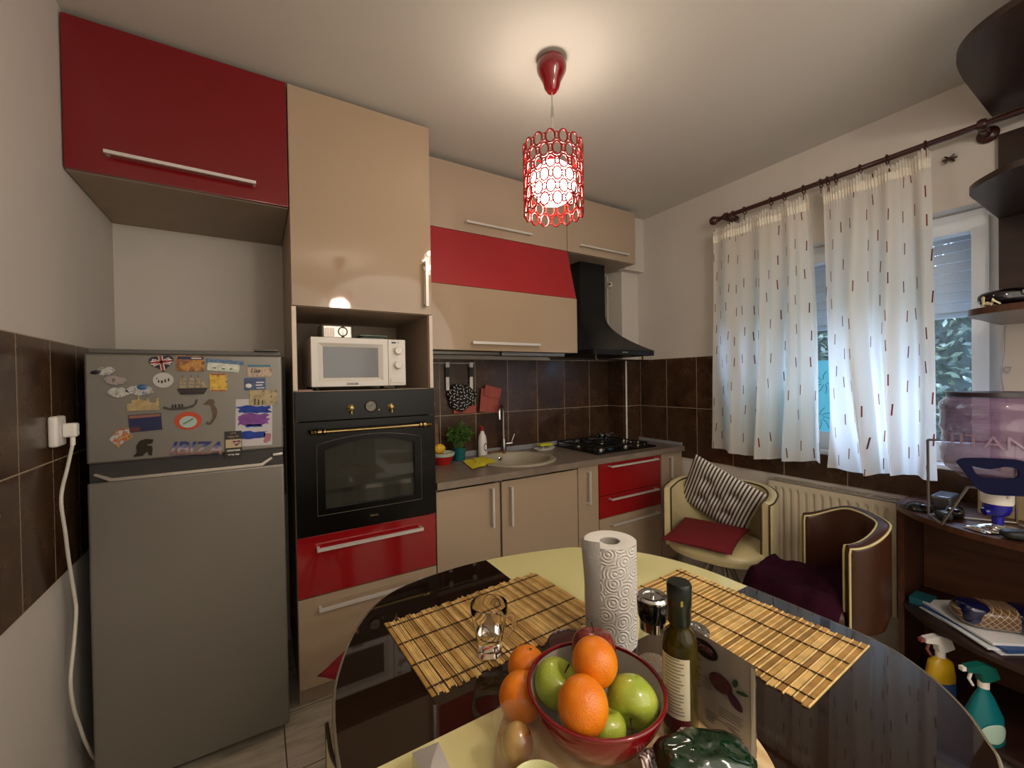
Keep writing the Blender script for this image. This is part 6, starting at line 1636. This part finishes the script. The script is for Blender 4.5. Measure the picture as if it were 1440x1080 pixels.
mbox(o, 'caption', [(.004, .028, .004, .008), (.002, .024, -.006, -.002), (.004, .03, -.016, -.013)], wht_i); mpart(o, 'white_cliff', MB().ball((-.02, -.004, -.006), (.010, .0012, .008), 12, 8), wht_i)
o = tag(magnet(-.011, 1.199, .115, .172, math.radians(1.5), M('paper_white', '#c2bfc0', .9), 'child painting in blue and purple on white paper, held by a magnet', th=.0008, name='child_drawing', rnd=.001, group='papers on the fridge'), cat='drawing')
def blob(o, x, z, w_, h_, mt, sd, nm='paint_patch'):
    rn = random.Random(sd); n = 26; P = [(x + w_ / 2 * (1 + .18 * rn.uniform(-1, 1)) * max(-1, min(1, 1.35 * math.cos(2 * PI * k / n))), z + h_ / 2 * (1 + .25 * rn.uniform(-1, 1)) * max(-1, min(1, 1.35 * math.sin(2 * PI * k / n)))) for k in range(n)]
    mpart(o, nm, MB().prism(P, lambda u, v, q: (u, -.0009 - q * .0004, v)), mt)
pb1 = M('paint_blue', '#233f96', .8, var=.3, vscale=40); pp1 = M('paint_purple', '#7c4a92', .8, var=.3, vscale=40)
blob(o, -.002, .048, .102, .026, pb1, 1); blob(o, -.004, .012, .094, .040, pp1, 2); blob(o, .0, -.012, .05, .010, pb1, 3); blob(o, -.006, -.046, .090, .026, pb1, 4); blob(o, .042, -.058, .022, .034, M('paint_rose', '#a8707c', .8), 5)
o = magnet(.020, 1.290, .088, .056, 0, cmat('canal', ['#4a4030', '#9a8a60', '#b3a070', '#5f5a40'], 60), 'sepia canal scene magnet overlapping the top right of the child painting', rnd=.001)
o.location.y -= .0016; mbox(o, 'gondolas', [(-.03, -.026, -.026, -.004), (-.018, -.014, -.026, -.006), (-.006, -.002, -.026, -.010)], M('dark_brown_ink', '#1e1712', .5))
o = magnet(-.076, 1.125, .051, .094, 0, M('plaque_brown', '#1d1513', .4), 'tall dark magnet plaque with a red heart and cream panel', rnd=.001)
o.location.y -= .0016
mbox(o, 'cream_panel', [(-.023, .024, -.012, .018)], M('cream_ink', '#b9a888', .5))
hb_ = MB().prism([(x * .026 + .009, z * .022 + .004) for x, z in heart], lambda u, v, q: (u, -.0048 - q * .0006, v)); mpart(o, 'red_heart', hb_, M('heart_red', '#6e1420', .4))
mtext(o, 'Love', .011, .009, .005, wht_i, .0058); mtext(o, 'MEMORIES', .0085, 0, -.022, wht_i); mtext(o, 'enjoy life', .010, 0, .028, M('ink_tan', '#8d7a68', .5)); mtext(o, 'every day', .009, 0, -.036, wht_i); mtext(o, 'LIVE', .010, 0, .040, M('ink_tan2', '#7d6a58', .5))
# cut-out letters
o = magnet(-.182, 1.092, .128, .004, math.radians(5), M('letters_back', '#1c1a3a', .4), 'cut-out letter magnet with night city pictures and a union flag, bottom centre', th=.003, rnd=.0005)
x = -.053
lmx, t, b = base('night_letters', .3); sxx = t.new('ShaderNodeSeparateXYZ'); t.link(t.new('ShaderNodeTexCoord').outputs['Object'], sxx.inputs[0])
t.link(t.ramp(t.math('MULTIPLY_ADD', t.noise(t.new('ShaderNodeTexCoord').outputs['Object'], 120, 2), .25, t.math('MULTIPLY', sxx.outputs[2], 14)), [(.15, '#2a1c3a'), (.35, '#9a6a64'), (.5, '#a89aa8'), (.68, '#2b3a86'), (.9, '#15194a')]), b.inputs['Base Color'])
mtext(o, 'IBIZA', .062, -.004, .027, lmx, .005, name='letters', bold=.0012, shear=.25)
